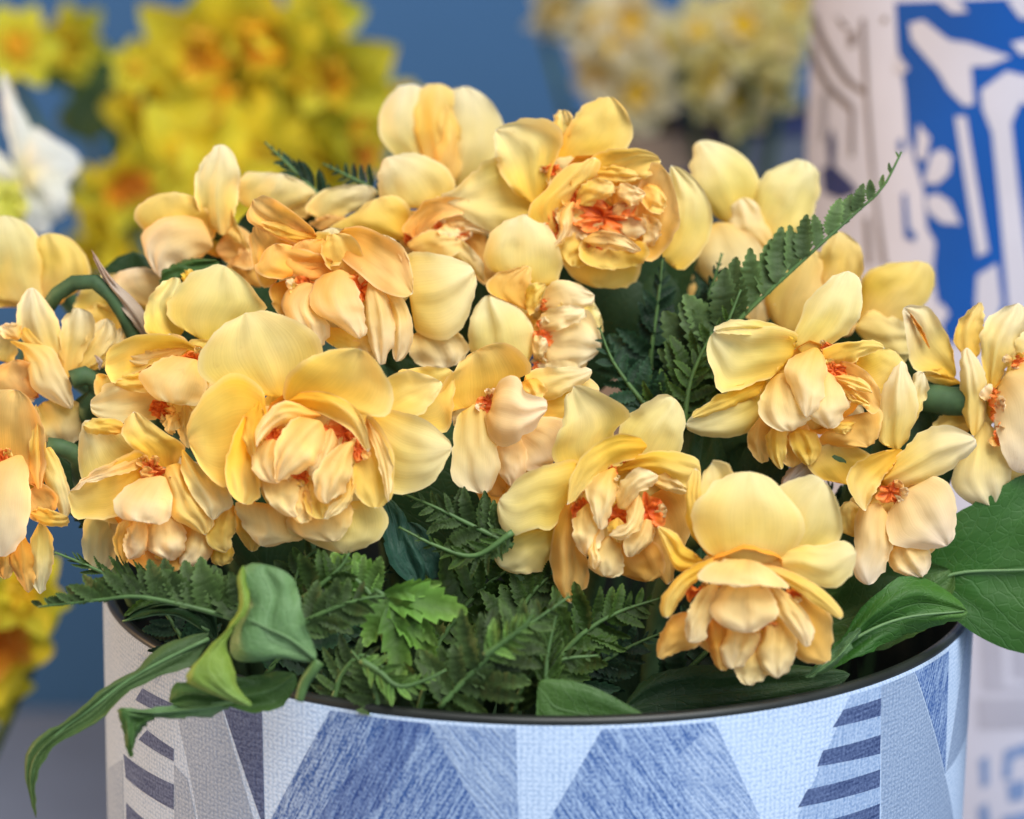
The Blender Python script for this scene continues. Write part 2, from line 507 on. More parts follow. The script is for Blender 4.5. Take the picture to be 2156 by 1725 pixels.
def fabric(name, dark, light, angle, lo, hi, streak=1.0, grain=.6, fade=.14, pitch=.00075, long=.011, weave=.12):
    """printed cloth: streaks of thread at an angle over a fine weave"""
    m, nt, out = nodes(name)
    L = nt.links.new
    uv = N(nt, 'ShaderNodeUVMap', uv_map='UVMap')
    mp = N(nt, 'ShaderNodeMapping'); mp.inputs['Rotation'].default_value = (0, 0, math.radians(-angle))
    L(uv.outputs[0], mp.inputs[0])
    sc = N(nt, 'ShaderNodeMapping'); sc.inputs['Scale'].default_value = (1 / long, 1 / pitch, 1)
    L(mp.outputs[0], sc.inputs[0])
    a = N(nt, 'ShaderNodeTexNoise', noise_dimensions='2D'); a.inputs['Scale'].default_value = 1; a.inputs['Detail'].default_value = 2; L(sc.outputs[0], a.inputs[0])
    b = N(nt, 'ShaderNodeTexNoise', noise_dimensions='2D'); b.inputs['Scale'].default_value = 1 / .0009; b.inputs['Detail'].default_value = 1; L(uv.outputs[0], b.inputs[0])
    c = N(nt, 'ShaderNodeTexNoise', noise_dimensions='2D'); c.inputs['Scale'].default_value = 1 / .022; c.inputs['Detail'].default_value = 3; L(mp.outputs[0], c.inputs[0])
    w1 = N(nt, 'ShaderNodeTexWave'); w1.inputs['Scale'].default_value = 1 / .0016 / 6.283 * 2; w1.inputs['Distortion'].default_value = 1.2; w1.inputs['Detail'].default_value = 1
    L(uv.outputs[0], w1.inputs[0])
    w2 = N(nt, 'ShaderNodeTexWave', bands_direction='Y'); w2.inputs['Scale'].default_value = 1 / .0013 / 6.283 * 2; w2.inputs['Distortion'].default_value = 1.2; w2.inputs['Detail'].default_value = 1
    L(uv.outputs[0], w2.inputs[0])
    ww = N(nt, 'ShaderNodeMath', operation='MULTIPLY'); L(w1.outputs[1], ww.inputs[0]); L(w2.outputs[1], ww.inputs[1])
    def madd(src, k, add):
        q = N(nt, 'ShaderNodeMath', operation='MULTIPLY_ADD'); L(src, q.inputs[0]); q.inputs[1].default_value = k
        if isinstance(add, float): q.inputs[2].default_value = add
        else: L(add, q.inputs[2])
        return q.outputs[0]
    f = madd(a.outputs[0], streak, -.5 * (streak + grain + fade) + .5)
    f = madd(b.outputs[0], grain, f)
    f = madd(c.outputs[0], fade, f)
    f = madd(ww.outputs[0], weave, madd(f, 1.0, -.25 * weave))
    col = mixrgb(nt, maprange(nt, f, lo, hi), dark, light)
    bump = N(nt, 'ShaderNodeBump'); bump.inputs['Strength'].default_value = .5; bump.inputs['Distance'].default_value = .0004
    L(f, bump.inputs['Height'])
    p = N(nt, 'ShaderNodeBsdfPrincipled'); p.inputs['Roughness'].default_value = .72; p.inputs['Specular IOR Level'].default_value = .25
    L(col, p.inputs['Base Color']); L(bump.outputs[0], p.inputs['Normal'])
    L(p.outputs[0], out.inputs[0])
    return m

# ------------------------------------------------------------------ bucket
BC = Vector((0, 0, 0))
bucket = thing('flower_bucket', 'round bucket wrapped in blue and white geometric denim print holding the peach double daffodils', 'bucket', (0, 0, 0))
LIGHT = (.345, .43, .57); LIGHT2 = (.19, .27, .42)
FAB = [
    fabric('pale_weave', LIGHT2, LIGHT, 0, .26, .62, .1, .55, .12, weave=.26),
    fabric('denim_rise', (.030, .085, .27), (.29, .40, .60), 64, .30, .76),
    fabric('denim_fall', (.035, .095, .28), (.32, .43, .62), -58, .26, .76),
    fabric('denim_faded', (.09, .165, .36), (.35, .45, .62), -50, .20, .72),
    fabric('navy_weave', (.025, .045, .13), (.12, .17, .32), 4, .30, .82, .5, .6, .08),
    fabric('grey_blue_weave', (.16, .23, .37), (.30, .38, .52), 8, .28, .70, .2, .6, .1, weave=.22),
    fabric('sky_weave', (.15, .24, .43), (.34, .44, .61), 84, .28, .66, .5, .5, .1),
    fabric('denim_deep', (.02, .055, .21), (.20, .30, .52), 66, .26, .86),
]
RT = RIM_Z - .0015
wrapm = shell([(RIM_R, 0.004), (RIM_R, .10), (RIM_R, .2), (RIM_R, RT), (RIM_R - .0009, RT + .0006)], 240, RIM_R)
link('fabric_wrap', wrapm, FAB[0], bucket)
liner = [(RIM_R - .0008, RT - .004), (RIM_R - .0004, RT + .0008), (RIM_R - .0003, RT + .0014), (RIM_R - .0010, RT + .0022), (RIM_R - .0024, RT + .0024),
         (RIM_R - .0032, RT + .0012), (RIM_R - .0036, RT - .002), (RIM_R - .0052, RT - .010), (RIM_R - .0056, RIM_Z - .14), (RIM_R - .0075, RIM_Z - .15), (.02, RIM_Z - .15), (.0005, RIM_Z - .15)]
link('liner', shell(liner, 200, RIM_R), M_LINER, bucket)
link('bottom', shell([(.0005, .001), (RIM_R - .004, .001), (RIM_R - .001, .005)], 120), M_LINER, bucket)

def PB(s):
    return [hit(*[float(c) for c in w.split(',')], BC, RIM_R) for w in s.split()]
prints = [
    (5, '367,1480 462,1470 545,1760 425,1760 396,1610'),
    (4, '460,1460 551,1450 558,1750'),
    (1, '700,1478 904,1492 1038,1760 556,1760'),
    (7, '820,1492 904,1500 800,1700 700,1760 640,1760'),
    (1, '695,1480 740,1488 590,1760 552,1760'),
    (3, '904,1492 1087,1500 1093,1760 1038,1760'),
    (2, '1268,1500 1505,1480 1618,1760 1136,1760'),
    (3, '1505,1490 1420,1600 1470,1760 1618,1760'),
    (6, '1790,1440 1857,1415 1852,1760 1662,1760'),
    (4, '1776,1494 1855,1470 1854,1507 1753,1532'),
    (4, '1733,1580 1854,1547 1853,1587 1720,1614'),
    (4, '1700,1662 1853,1620 1852,1657 1680,1700'),
    (4, '1668,1745 1852,1692 1851,1730 1790,1760 1660,1760'),
    (5, '1857,1415 1926,1388 1990,1640 1856,1710'),
    (1, '1928,1385 1999,1350 1990,1630'),
    (5, '1856,1712 1990,1634 2012,1760 1854,1760'),
    (5, '2036,1320 2039,1520 1992,1625'),
    (4, '300,1449 366,1483 366,1512 285,1474'),
    (4, '310,1537 366,1577 366,1603 292,1557'),
    (4, '260,1587 366,1652 366,1705 265,1637'),
    (4, '266,1690 340,1750 266,1760'),
    (5, '290,1375 352,1400 330,1440'),
    (5, '367,1610 395,1640 420,1760 367,1760'),
    (5, '228,1620 258,1600 262,1760 228,1760'),
]
for i, (m, q) in enumerate(prints):
    link('print_patch', wrap_polys([(m, PB(q))], BC, RIM_R, .00004 * (1 + .04 * i), 'print_patch', FAB, zmax=RT - .0006), None, bucket)
# ------------------------------------------------------------------ double daffodils of the bucket
def flower(label, depth, cx, cy, petals, coronas=(), stem=None, cup=(60, -30), facing=(0, -.15, 1), name='double_daffodil', group='double daffodils in the bucket', cupz=-25, fill=None, ruf=4.8):
    depth = dz(depth)
    TINT[0], TINT[1] = RND.uniform(.92, 1.0), RND.uniform(.82, 1.15)
    org = at(cx, cy, depth + .006)
    root = thing(name, label, 'flower', org, group)
    mpp = depth / FPX
    for row in petals:
        tone, spec, bulge, cu, tilt = row[:5]
        o = row[5] if len(row) > 5 else {}
        if cu < -20: cu, bulge = cu * .72, bulge * .85
        me = patch(spec, tone, bulge, cu, tilt, depth, org, **{'ruf': ruf, 'mucro': True, 'broad': .5, **o})
        link('petal', me, M_PETAL, root)
    if fill:
        fx, fy, nf = fill
        for k in range(nf):
            an = 2 * math.pi * (k + RND.uniform(-.25, .25)) / nf
            q = RND.uniform(.85, 1.05)
            ux, uy = math.cos(an), math.sin(an)
            def pt(r, w): return f'{cx + (ux * r - uy * w) * fx * q:.1f},{cy + (uy * r + ux * w) * fy * q:.1f}'
            spec = f'{cx + ux * 8:.1f},{cy + uy * 8:.1f},-32 | {pt(.35, .22)} {pt(.65, .34)} {pt(.9, .24)} | {pt(1, 0)},{-48 + RND.uniform(-12, 12):.0f} | {pt(.9, -.24)} {pt(.65, -.34)} {pt(.35, -.22)}'
            link('petal', patch(spec, RND.choice(('yel', 'yel', 'pale', 'cream')), 8, RND.uniform(-14, 14), 0, depth, org, ruf=4.0, mucro=True, nu=14, nv=10), M_PETAL, root)
    for x, y, z, rx, ry in coronas:
        z -= 10; rx *= .88; ry *= .88
        for k in range(3 if rx < 40 else 6):      # ragged inner petals among the frills
            an = RND.uniform(0, 6.28); L0 = max(rx, ry)
            q0 = RND.uniform(.1, .5); q1 = RND.uniform(1.15, 1.6); wq = RND.uniform(.28, .5) * L0
            ux, uy = math.cos(an), math.sin(an)
            def pt(r, w): return f'{x + ux * r * rx - uy * w:.1f},{y + uy * r * ry + ux * w:.1f}'
            spec = f'{pt(q0, 0)},{z - 4:.0f} | {pt((q0 + q1) * .45, wq * .8)} {pt(q1 * .85, wq)} | {pt(q1, 0)},{z + RND.uniform(6, 20):.0f} | {pt(q1 * .85, -wq)} {pt((q0 + q1) * .45, -wq * .8)}'
            link('petal', patch(spec, RND.choice(('cream', 'cream', 'yel', 'org')), RND.uniform(2, 10), RND.uniform(-8, 10), 0, depth, org, ruf=RND.uniform(3, 5), mucro=True, nu=12, nv=8, broad=.4), M_PETAL, root)
        c = at(x, y, depth - z * mpp) - org
        n = (CR * facing[0] + CU * facing[1] + CB * facing[2]).normalized()
        link('corona', crinkle(c, n, rx * mpp, ry * mpp, RND.uniform(0, 99)), M_CORONA, root)
    # the short tube that carries the petals, then the stem into the bucket
    n = (CR * facing[0] + CU * facing[1] + CB * facing[2]).normalized()
    c0 = at(cx, cy, depth - cupz * mpp)
    p1 = c0 - n * .004
    p2 = c0 - n * .026
    link('tube', cupmesh(c0 - org, -n, cup[0] * mpp), M_CORONA, root)
    if stem is None:
        gx = max(min(c0.x * .55, .085), -.085); gy = max(min(c0.y * .5 + .02, .08), -.07)
        pts = [p1, p2, Vector((p2.x * .97, p2.y + .010, p2.z - .012)), Vector((gx * 1.2, gy, min(p2.z, RIM_Z + .06) - .05)), Vector((gx, gy, RIM_Z - .13))]
        link('stem', tube([q - org for q in pts], (.0032, .0030)), M_STEM, root)
    return root

def cupmesh(c, axis, r):
    s = axis.cross(Vector((0, 0, 1)))
    if s.length < 1e-3: s = Vector((1, 0, 0))
    s.normalize(); w = axis.cross(s)
    prof = [(1.0, -.12), (.92, .06), (.7, .26), (.42, .5), (.2, .8), (.12, 1.2)]
    segs = 22
    verts, cols = [], []
    for k, (q, h) in enumerate(prof):
        for i in range(segs):
            an = 2 * math.pi * i / segs
            wob = 1 + .07 * math.sin(6 * an + r * 9999)
            verts.append(tuple(c + (s * math.cos(an) + w * math.sin(an)) * r * q * wob + axis * r * h))
            cols.append(mix3((.80, .34, .04), (.30, .36, .06), k / 5))
    faces = [(i * segs + k, i * segs + (k + 1) % segs, (i + 1) * segs + (k + 1) % segs, (i + 1) * segs + k) for i in range(len(prof) - 1) for k in range(segs)]
    me = bpy.data.meshes.new('tube')
    me.from_pydata(verts, [], faces)
    ca = me.color_attributes.new('Col', 'FLOAT_COLOR', 'POINT'); ca.data.foreach_set('color', [x for v in cols for x in (*v, 1.0)])
    me.uv_layers.new(name='UVMap')
    me.polygons.foreach_set('use_smooth', [True] * len(faces)); me.update()
    return me

# F1: the big open one
flower('largest open peach double daffodil, layered round head facing out, above the serrated fern fronds', .715, 655, 945, [
 ('pale', '592,835,-20 | 480,822 424,782 432,735 470,690 | 517,659,-50 | 575,660 640,690 671,732 662,775 622,812', 10, 22, 0, dict(crease=10)),
 ('yel', '640,865,0 | 600,838 603,808 640,765 700,740 | 758,735,75 | 792,762 816,805 825,838 803,874 735,866', 10, 34, 12),
 ('yel', '565,905,-10 | 548,820 490,792 426,838 398,890 | 397,930,-15 | 425,984 468,1019 512,1005 535,950', 25, 14, 0),
 ('pale', '770,890,-15 | 825,869 889,886 934,918 | 952,944,-20 | 931,984 905,1016 857,1036 812,1025 780,960', 20, -14, -8, dict(crease=8)),
 ('pale', '793,885,-45 | 812,805 857,783 | 928,803,-50 | 921,830 889,868 840,884', 10, 12, 0),
 ('yel', '800,890,-90 | 840,790 895,776 | 955,783,-90 | 952,850 938,905 880,908', 0, 10, 0),
 ('pale', '713,1060,-20 | 790,1055 810,1095 800,1128 771,1150 | 729,1166,-20 | 690,1158 649,1137 608,1112 640,1070', 25, -22, 0),
 ('cream', '560,1060,-25 | 497,1062 507,1092 523,1122 | 550,1150,-20 | 594,1144 631,1133 615,1085', 20, -14, 0),
 ('yel', '530,1050,-70 | 496,1070 500,1120 | 530,1162,-70 | 552,1130 548,1080', 0, -8, 0),
 ('cream', '682,1045,0 | 606,1098 640,1130 | 702,1141,12 | 728,1120 740,1075', 18, -14, 0),
 ('yel', '550,895,20 | 512,882 490,930 476,985 484,1036 | 512,1061,40 | 541,1052 545,1015 540,960', 0, 34, -14),
 ('yel', '545,845,35 | 514,880 511,920 | 534,967,55 | 551,940 556,880', 12, -14, 0),
 ('cream', '676,876,40 | 649,861 601,845 556,876 536,915 | 540,942,85 | 557,922 586,899 622,888', 22, -16, -14),
 ('yel', '608,846,30 | 649,825 697,830 745,857 771,900 | 775,952,85 | 740,908 700,882 660,864', 22, -16, -10),
 ('cream', '676,888,70 | 622,884 590,920 578,968 579,1003 | 587,1013,105 | 633,993 665,967 680,932', 45, -44, 0),
 ('cream', '578,925,50 | 545,935 531,960 535,990 555,1012 | 584,1018,80 | 592,985 586,950', 25, -24, 0),
 ('cream', '746,927,70 | 707,942 666,988 661,1026 670,1052 | 691,1060,105 | 723,1038 738,999 740,951', 45, -44, 0),
 ('cream', '698,902,50 | 668,930 652,965 | 652,1002,70 | 692,985 710,945', 20, -20, 0),
 ('yel', '758,930,15 | 742,1000 757,1048 | 790,1070,45 | 822,1052 829,1000 826,955 802,905 776,878', -5, 36, 12),
 ('cream', '612,1003,40 | 555,1018 565,1053 593,1081 | 623,1089,70 | 630,1060 636,1028', 30, -24, 0),
 ('cream', '641,1018,45 | 620,1060 617,1088 | 635,1103,70 | 654,1092 654,1055', 10, 12, 0),
 ('cream', '738,1000,40 | 749,1025 736,1062 710,1082 | 683,1093,85 | 690,1062 715,1045', 15, -12, 0),
 ('yel', '655,1012,40 | 640,1050 651,1082 | 678,1093,80 | 692,1072 680,1038', 5, 12, 0),
 ('cream', '770,880,40 | 800,915 822,965 824,1015 | 818,1058,60 | 805,1010 790,950', 12, -10, 0),
], [(578, 922, 45, 30, 36), (722, 912, 40, 44, 36), (757, 945, 40, 22, 26), (630, 1002, 50, 28, 20)], cup=(125, -30), cupz=-35, fill=(175, 165, 9))

# F2: hanging bell at the rim
flower('nodding bell-shaped double daffodil over the bucket rim, pale upright crown above a skirt', .70, 1570, 1195, [
 ('pale', '1512,1150,-40 | 1474,1060 1480,1010 | 1497,977,-30 | 1520,971 1544,995 1562,1080', 5, 10, 0),
 ('yel', '1495,1172,-10 | 1446,1105 1444,1035 1454,994 | 1466,987,-10 | 1477,1008 1474,1055 1500,1120', 10, -14, 0),
 ('pale', '1640,1185,-15 | 1648,1090 1641,1034 1676,1011 1707,1002 | 1733,1011,-20 | 1758,1048 1769,1092 1762,1140 1700,1180', 15, -20, 0, dict(crease=8)),
 ('pale', '1578,1190,30 | 1496,1165 1469,1124 1464,1077 1498,1027 1538,1000 | 1578,993,15 | 1620,1007 1654,1046 1680,1082 1686,1122 1668,1160 1622,1184', 45, -50, 0),
 ('pale', '1600,1190,10 | 1672,1150 1728,1152 1778,1141 | 1803,1166,0 | 1789,1212 1744,1237 1678,1208', 20, -18, 0),
 ('yel', '1482,1186,0 | 1442,1152 1423,1124 | 1385,1109,-5 | 1398,1147 1424,1198', 6, 8, 0),
 ('yel', '1545,1170,30 | 1494,1176 1438,1206 1402,1247 1390,1282 | 1405,1302,65 | 1434,1262 1450,1236 1486,1210', 20, -16, 0),
 ('yel', '1588,1187,30 | 1645,1196 1709,1226 1754,1262 1774,1292 | 1769,1304,60 | 1718,1273 1678,1244 1640,1224', 20, -16, 0),
 ('cream', '1575,1178,70 | 1520,1181 1477,1204 1478,1222 1520,1231 | 1563,1236,140 | 1608,1231 1657,1238 1630,1208 1602,1188', 30, -10, 0, dict(crease=-8)),
 ('cream', '1566,1205,60 | 1516,1240 1494,1277 1512,1308 1543,1328 | 1573,1333,95 | 1610,1318 1634,1292 1620,1248', 40, -34, 0, dict(crease=-10)),
 ('cream', '1507,1225,55 | 1473,1247 1449,1288 1443,1328 | 1450,1352,75 | 1479,1347 1492,1310 1512,1262', 22, -22, 0),
 ('cream', '1620,1228,55 | 1626,1264 1653,1313 1683,1348 | 1698,1362,75 | 1713,1337 1703,1302 1668,1260', 22, -22, 0),
 ('org', '1485,1290,10 | 1418,1299 1398,1327 1384,1362 | 1389,1388,20 | 1428,1373 1470,1358', 14, -16, 0),
 ('org', '1655,1245,10 | 1665,1335 1672,1372 1698,1393 | 1740,1396,20 | 1751,1352 1744,1292 1705,1250', 18, -18, 0),
 ('org', '1500,1285,30 | 1492,1362 | 1518,1412,35 | 1545,1380 1535,1310', 12, -16, 0),
 ('cream', '1555,1310,45 | 1522,1342 1519,1392 | 1543,1408,50 | 1578,1393 1600,1340', 14, -16, 0, dict(crease=-8)),
 ('cream', '1625,1300,40 | 1606,1342 1589,1373 1607,1408 | 1640,1428,50 | 1669,1392 1676,1340', 16, -18, 0, dict(crease=-6)),
 ('cream', '1588,1350,20 | 1550,1400 1557,1432 | 1578,1443,30 | 1609,1428 1622,1400', 10, -12, 0),
 ('org', '1570,1250,0 | 1480,1280 1470,1350 | 1560,1400,0 | 1660,1380 1680,1280', 10, -20, 0),
], [(1463, 1243, 30, 30, 24), (1668, 1248, 35, 24, 18), (1613, 1314, 45, 30, 20), (1496, 1292, 45, 16, 20), (1570, 1245, 50, 60, 14)], cup=(80, -30), facing=(0, -.8, .6), cupz=0, fill=(110, 70, 6))

# F3
flower('double daffodil with a long pointed petal hanging over the ferns beside the nodding bell', .722, 1315, 1075, [
 ('pale', '1255,995,-25 | 1172,972 1169,941 1187,893 1190,845 | 1207,814,-20 | 1233,815 1281,838 1314,861 1317,882 1290,912', 8, 24, 0),
 ('pale', '1335,1000,-30 | 1310,895 1361,850 1396,831 | 1424,842,-40 | 1441,875 1436,915 1424,960', 14, -12, 0, dict(crease=7)),
 ('pale', '1205,1020,0 | 1211,971 1153,982 1102,1004 1074,1028 | 1052,1051,10 | 1048,1080 1060,1112 1086,1124 1128,1108 1157,1112 1185,1085', 26, -20, 0),
 ('pale', '1185,1110,-40 | 1062,1128 1043,1165 | 1054,1196,-45 | 1092,1207 1140,1197 1168,1160', 14, -12, 0),
 ('org', '1212,1058,10 | 1175,1087 1161,1162 1170,1228 | 1202,1271,20 | 1234,1233 1239,1202 1226,1140', 16, -16, 10, dict(crease=-8)),
 ('yel', '1362,940,45 | 1346,922 1297,916 1250,941 1209,990 | 1194,1063,75 | 1236,1024 1262,999 1296,974 1342,963', 24, -18, -12),
 ('yel', '1303,990,30 | 1328,966 1377,951 1425,953 1467,967 | 1476,998,55 | 1470,1022 1437,1022 1396,1003 1345,990', 20, -16, -8),
 ('org', '1362,1055,-10 | 1362,1180 1388,1212 | 1408,1231,0 | 1427,1190 1450,1130 1462,1080 1440,1025', 12, 14, 0),
 ('cream', '1370,1008,50 | 1410,1000 | 1456,1038,55 | 1425,1038 1390,1027', 8, -8, 0),
 ('cream', '1292,985,70 | 1258,998 1234,1028 1245,1070 1254,1100 | 1266,1116,95 | 1283,1080 1299,1040 1296,1003', 35, -36, 0),
 ('cream', '1238,1060,60 | 1211,1092 1207,1128 1218,1154 | 1234,1170,75 | 1263,1147 1269,1114 1254,1083', 34, -34, 0),
 ('cream', '1302,1070,70 | 1297,1046 1311,1014 1345,988 | 1386,1002,85 | 1374,1022 1345,1038 1324,1070', 18, -12, 0),
 ('cream', '1346,1042,75 | 1326,1060 1318,1096 1296,1114 | 1282,1127,100 | 1312,1137 1341,1116 1357,1078', 18, -18, 0),
 ('cream', '1360,1093,60 | 1335,1118 1315,1140 1316,1165 | 1329,1173,75 | 1362,1150 1376,1127 1373,1103', 26, -26, 0),
 ('cream', '1286,1128,55 | 1250,1150 1240,1192 | 1275,1215,65 | 1309,1206 1307,1158', 20, -20, 0),
 ('org', '1315,1140,20 | 1298,1200 | 1360,1226,15 | 1397,1200 1385,1150', 10, -12, 0),
 ('cream', '1265,1105,80 | 1255,1140 1262,1180 | 1252,1200,90 | 1240,1180 1245,1140', 12, -8, 0),
 ('yel', '1300,1090,65 | 1280,1110 1285,1130 | 1300,1142,75 | 1322,1135 1318,1110', 10, -10, 0),
], [(1290, 994, 62, 14, 16), (1330, 966, 40, 26, 14), (1298, 1085, 50, 36, 30), (1365, 1082, 45, 36, 44), (1222, 1072, 40, 22, 30)], cup=(105, -30), cupz=-30, fill=(150, 125, 8))

# F4
flower('double daffodil with drooping twisted petals, resting on the feathery fern frond at the bucket edge', .737, 335, 1055, [
 ('pale', '295,975,-40 | 180,1015 167,950 171,905 | 192,884,-25 | 255,900 288,930', 0, 18, 0),
 ('yel', '270,908,-10 | 230,914 186,912 | 177,895,0 | 200,881 245,884', 8, -8, 0),
 ('yel', '352,988,10 | 292,952 266,926 259,900 | 281,867,20 | 305,880 346,912 386,940 372,972', 10, 22, 0),
 ('yel', '308,992,20 | 302,958 281,954 240,976 189,999 | 146,1036,30 | 145,1062 158,1088 189,1090 222,1090 262,1072', 14, 22, -16),
 ('cream', '300,965,45 | 270,957 232,978 185,1001 | 147,1034,55 | 190,1015 240,1003 285,990', 14, -8, 0),
 ('pale', '285,1070,-60 | 184,1090 175,1143 178,1175 | 192,1204,-60 | 237,1196 243,1130 262,1094', 6, -10, 0),
 ('cream', '344,1003,80 | 281,1017 247,1048 244,1076 264,1095 | 302,1090,115 | 328,1104 354,1090 360,1048', 40, -40, 0, dict(crease=-6)),
 ('yel', '352,982,70 | 346,1015 360,1058 366,1090 395,1107 | 433,1127,85 | 449,1102 435,1066 405,1033 382,980', 25, -26, 0),
 ('pale', '384,947,75 | 383,990 402,1034 427,1070 | 449,1095,95 | 470,1078 489,1066 479,1035 450,1006 410,975', 20, -14, -8),
 ('yel', '486,1060,60 | 445,1100 436,1134 450,1156 | 478,1160,70 | 495,1115 494,1080', 22, -20, 0),
 ('yel', '470,1145,40 | 450,1155 446,1182 | 468,1192,40 | 490,1180 489,1150', 8, -10, 0),
 ('yel', '272,1092,30 | 247,1110 239,1138 247,1170 | 264,1193,40 | 276,1150 284,1110', 20, -24, 0),
 ('cream', '294,1090,50 | 268,1117 261,1153 | 272,1178,60 | 303,1166 317,1138 312,1108', 24, -26, 0),
 ('cream', '344,1090,55 | 313,1117 312,1154 333,1170 | 356,1180,70 | 380,1169 389,1128 378,1102', 30, -32, 0),
 ('cream', '416,1100,45 | 386,1138 379,1169 | 384,1194,55 | 421,1189 446,1163 445,1128', 24, -26, 0),
 ('org', '310,1150,25 | 272,1180 | 320,1209,30 | 378,1196 372,1165', 12, -14, 0),
 ('cream', '420,1050,10 | 470,1000 | 490,1060,0 | 490,1120 450,1120', 0, -10, 0),
 ('org', '350,1080,-10 | 260,1100 262,1170 | 345,1200,-10 | 430,1180 440,1100', 20, -20, 0),
], [(333, 1000, 60, 34, 16), (318, 990, 40, 30, 26), (345, 1150, 40, 30, 24)], cup=(95, -30), cupz=-20, fill=(140, 115, 8))

# F5
flower('double daffodil with a white-cream bulging centre petal, tucked above the drooping twisted one', .768, 370, 790, [
 ('pale', '442,725,-35 | 361,672 360,638 389,592 435,564 | 474,560,-60 | 513,588 541,626 552,655 500,710', 20, -14, 0),
 ('pale', '372,710,-60 | 310,700 307,660 315,626 346,592 | 369,584,-75 | 382,594 365,640 385,690', 5, 10, 0),
 ('yel', '388,600,-70 | 385,575 | 402,567,-70 | 410,580', 4, 0, 0),
 ('yel', '424,748,15 | 415,733 371,710 307,705 256,720 225,744 | 222,770,45 | 238,804 297,777 346,760 372,746', 0, 28, -14),
 ('cream', '395,735,25 | 340,735 295,742 | 255,750,25 | 300,775 350,765', 10, -8, 0),
 ('cream', '350,832,15 | 310,788 235,806 | 190,853,30 | 212,880 274,886 335,876', 8, 18, -8),
 ('yel', '330,800,45 | 295,785 250,795 | 236,806,50 | 265,822 310,825', 8, -8, 0),
 ('cream', '412,757,70 | 358,752 302,784 306,814 330,840 | 368,851,100 | 414,850 433,820 424,775', 42, -42, 0),
 ('cream', '390,850,40 | 374,880 378,920 | 398,945,40 | 410,920 406,870', 8, -12, 0),
 ('cream', '372,872,45 | 348,878 345,900 | 358,915,50 | 375,905 380,885', 14, -14, 0),
 ('yel', '430,770,0 | 440,800 | 420,860,0 | 380,900 360,840', 10, 0, 0),
 ('cream', '245,800,-35 | 205,790 202,830 | 240,880,-35 | 270,860', 0, 0, 0),
], [(408, 757, 62, 32, 22), (338, 862, 40, 28, 22)], cup=(80, -30), cupz=-25, fill=(125, 95, 7))

# F6
flower('deep orange-shaded double daffodil with a broad hooded petal curling over two red frilled gaps', .778, 720, 600, [
 ('org', '668,508,0 | 608,508 540,476 519,455 | 533,420,25 | 560,414 600,436 642,468', 8, 22, 10),
 ('yel', '662,502,12 | 600,504 560,484 | 542,468,25 | 576,466 625,482', 8, -6, 0),
 ('org', '625,540,-25 | 560,605 535,562 527,500 | 540,473,-15 | 582,486 608,510', 6, 12, 0),
 ('org', '690,560,20 | 585,586 543,571 554,537 | 580,513,45 | 626,523 668,536 690,546', 8, 20, -8),
 ('org', '700,505,5 | 738,480 772,482 805,498 845,520 863,560 | 869,619,70 | 835,622 795,605 760,576 722,545', 14, 26, 8),
 ('cream', '850,525,60 | 806,498 | 800,497,50 | 840,516 862,560 869,617', 0, 0, 0),
 ('yel', '660,540,10 | 655,500 690,490 | 720,520,20 | 720,550 690,560', 10, -8, 0),
 ('org', '705,578,12 | 640,588 598,562 608,530 | 640,506,30 | 692,508 728,545', 10, 12, 0),
 ('yel', '738,580,15 | 692,562 678,520 | 702,492,38 | 742,500 772,560', 10, 10, 0),
 ('pale', '866,622,-20 | 848,565 862,538 930,540 985,556 | 998,570,-15 | 1002,600 986,660 960,697 920,711 874,692', 20, -14, 0, dict(crease=8)),
 ('cream', '716,568,60 | 672,588 654,621 664,656 706,682 | 757,714,85 | 770,690 757,630 742,588', 40, -38, 0),
 ('cream', '668,600,40 | 620,600 596,630 604,666 638,702 | 667,737,55 | 692,692 668,650', 24, -24, 0),
 ('cream', '776,592,50 | 771,640 774,702 | 801,769,60 | 828,720 823,650 802,606', 26, -24, 0, dict(crease=-5)),
 ('cream', '802,602,35 | 824,660 827,722 | 834,762,35 | 863,736 867,680 848,628', 20, -20, 0),
 ('yel', '690,690,20 | 690,720 | 740,745,20 | 760,720 740,700', 6, -6, 0),
 ('cream', '760,700,15 | 735,730 | 780,765,15 | 800,730', 8, -8, 0),
 ('org', '610,590,0 | 570,610 580,650 | 620,690,0 | 650,640', 8, -10, 0),
 ('cream', '900,690,-40 | 860,720 880,765 | 940,778,-45 | 985,740 960,700', 10, -10, 0),
], [(643, 612, 42, 32, 36), (757, 610, 42, 34, 44)], cup=(100, -30), cupz=-30, fill=(155, 125, 8))

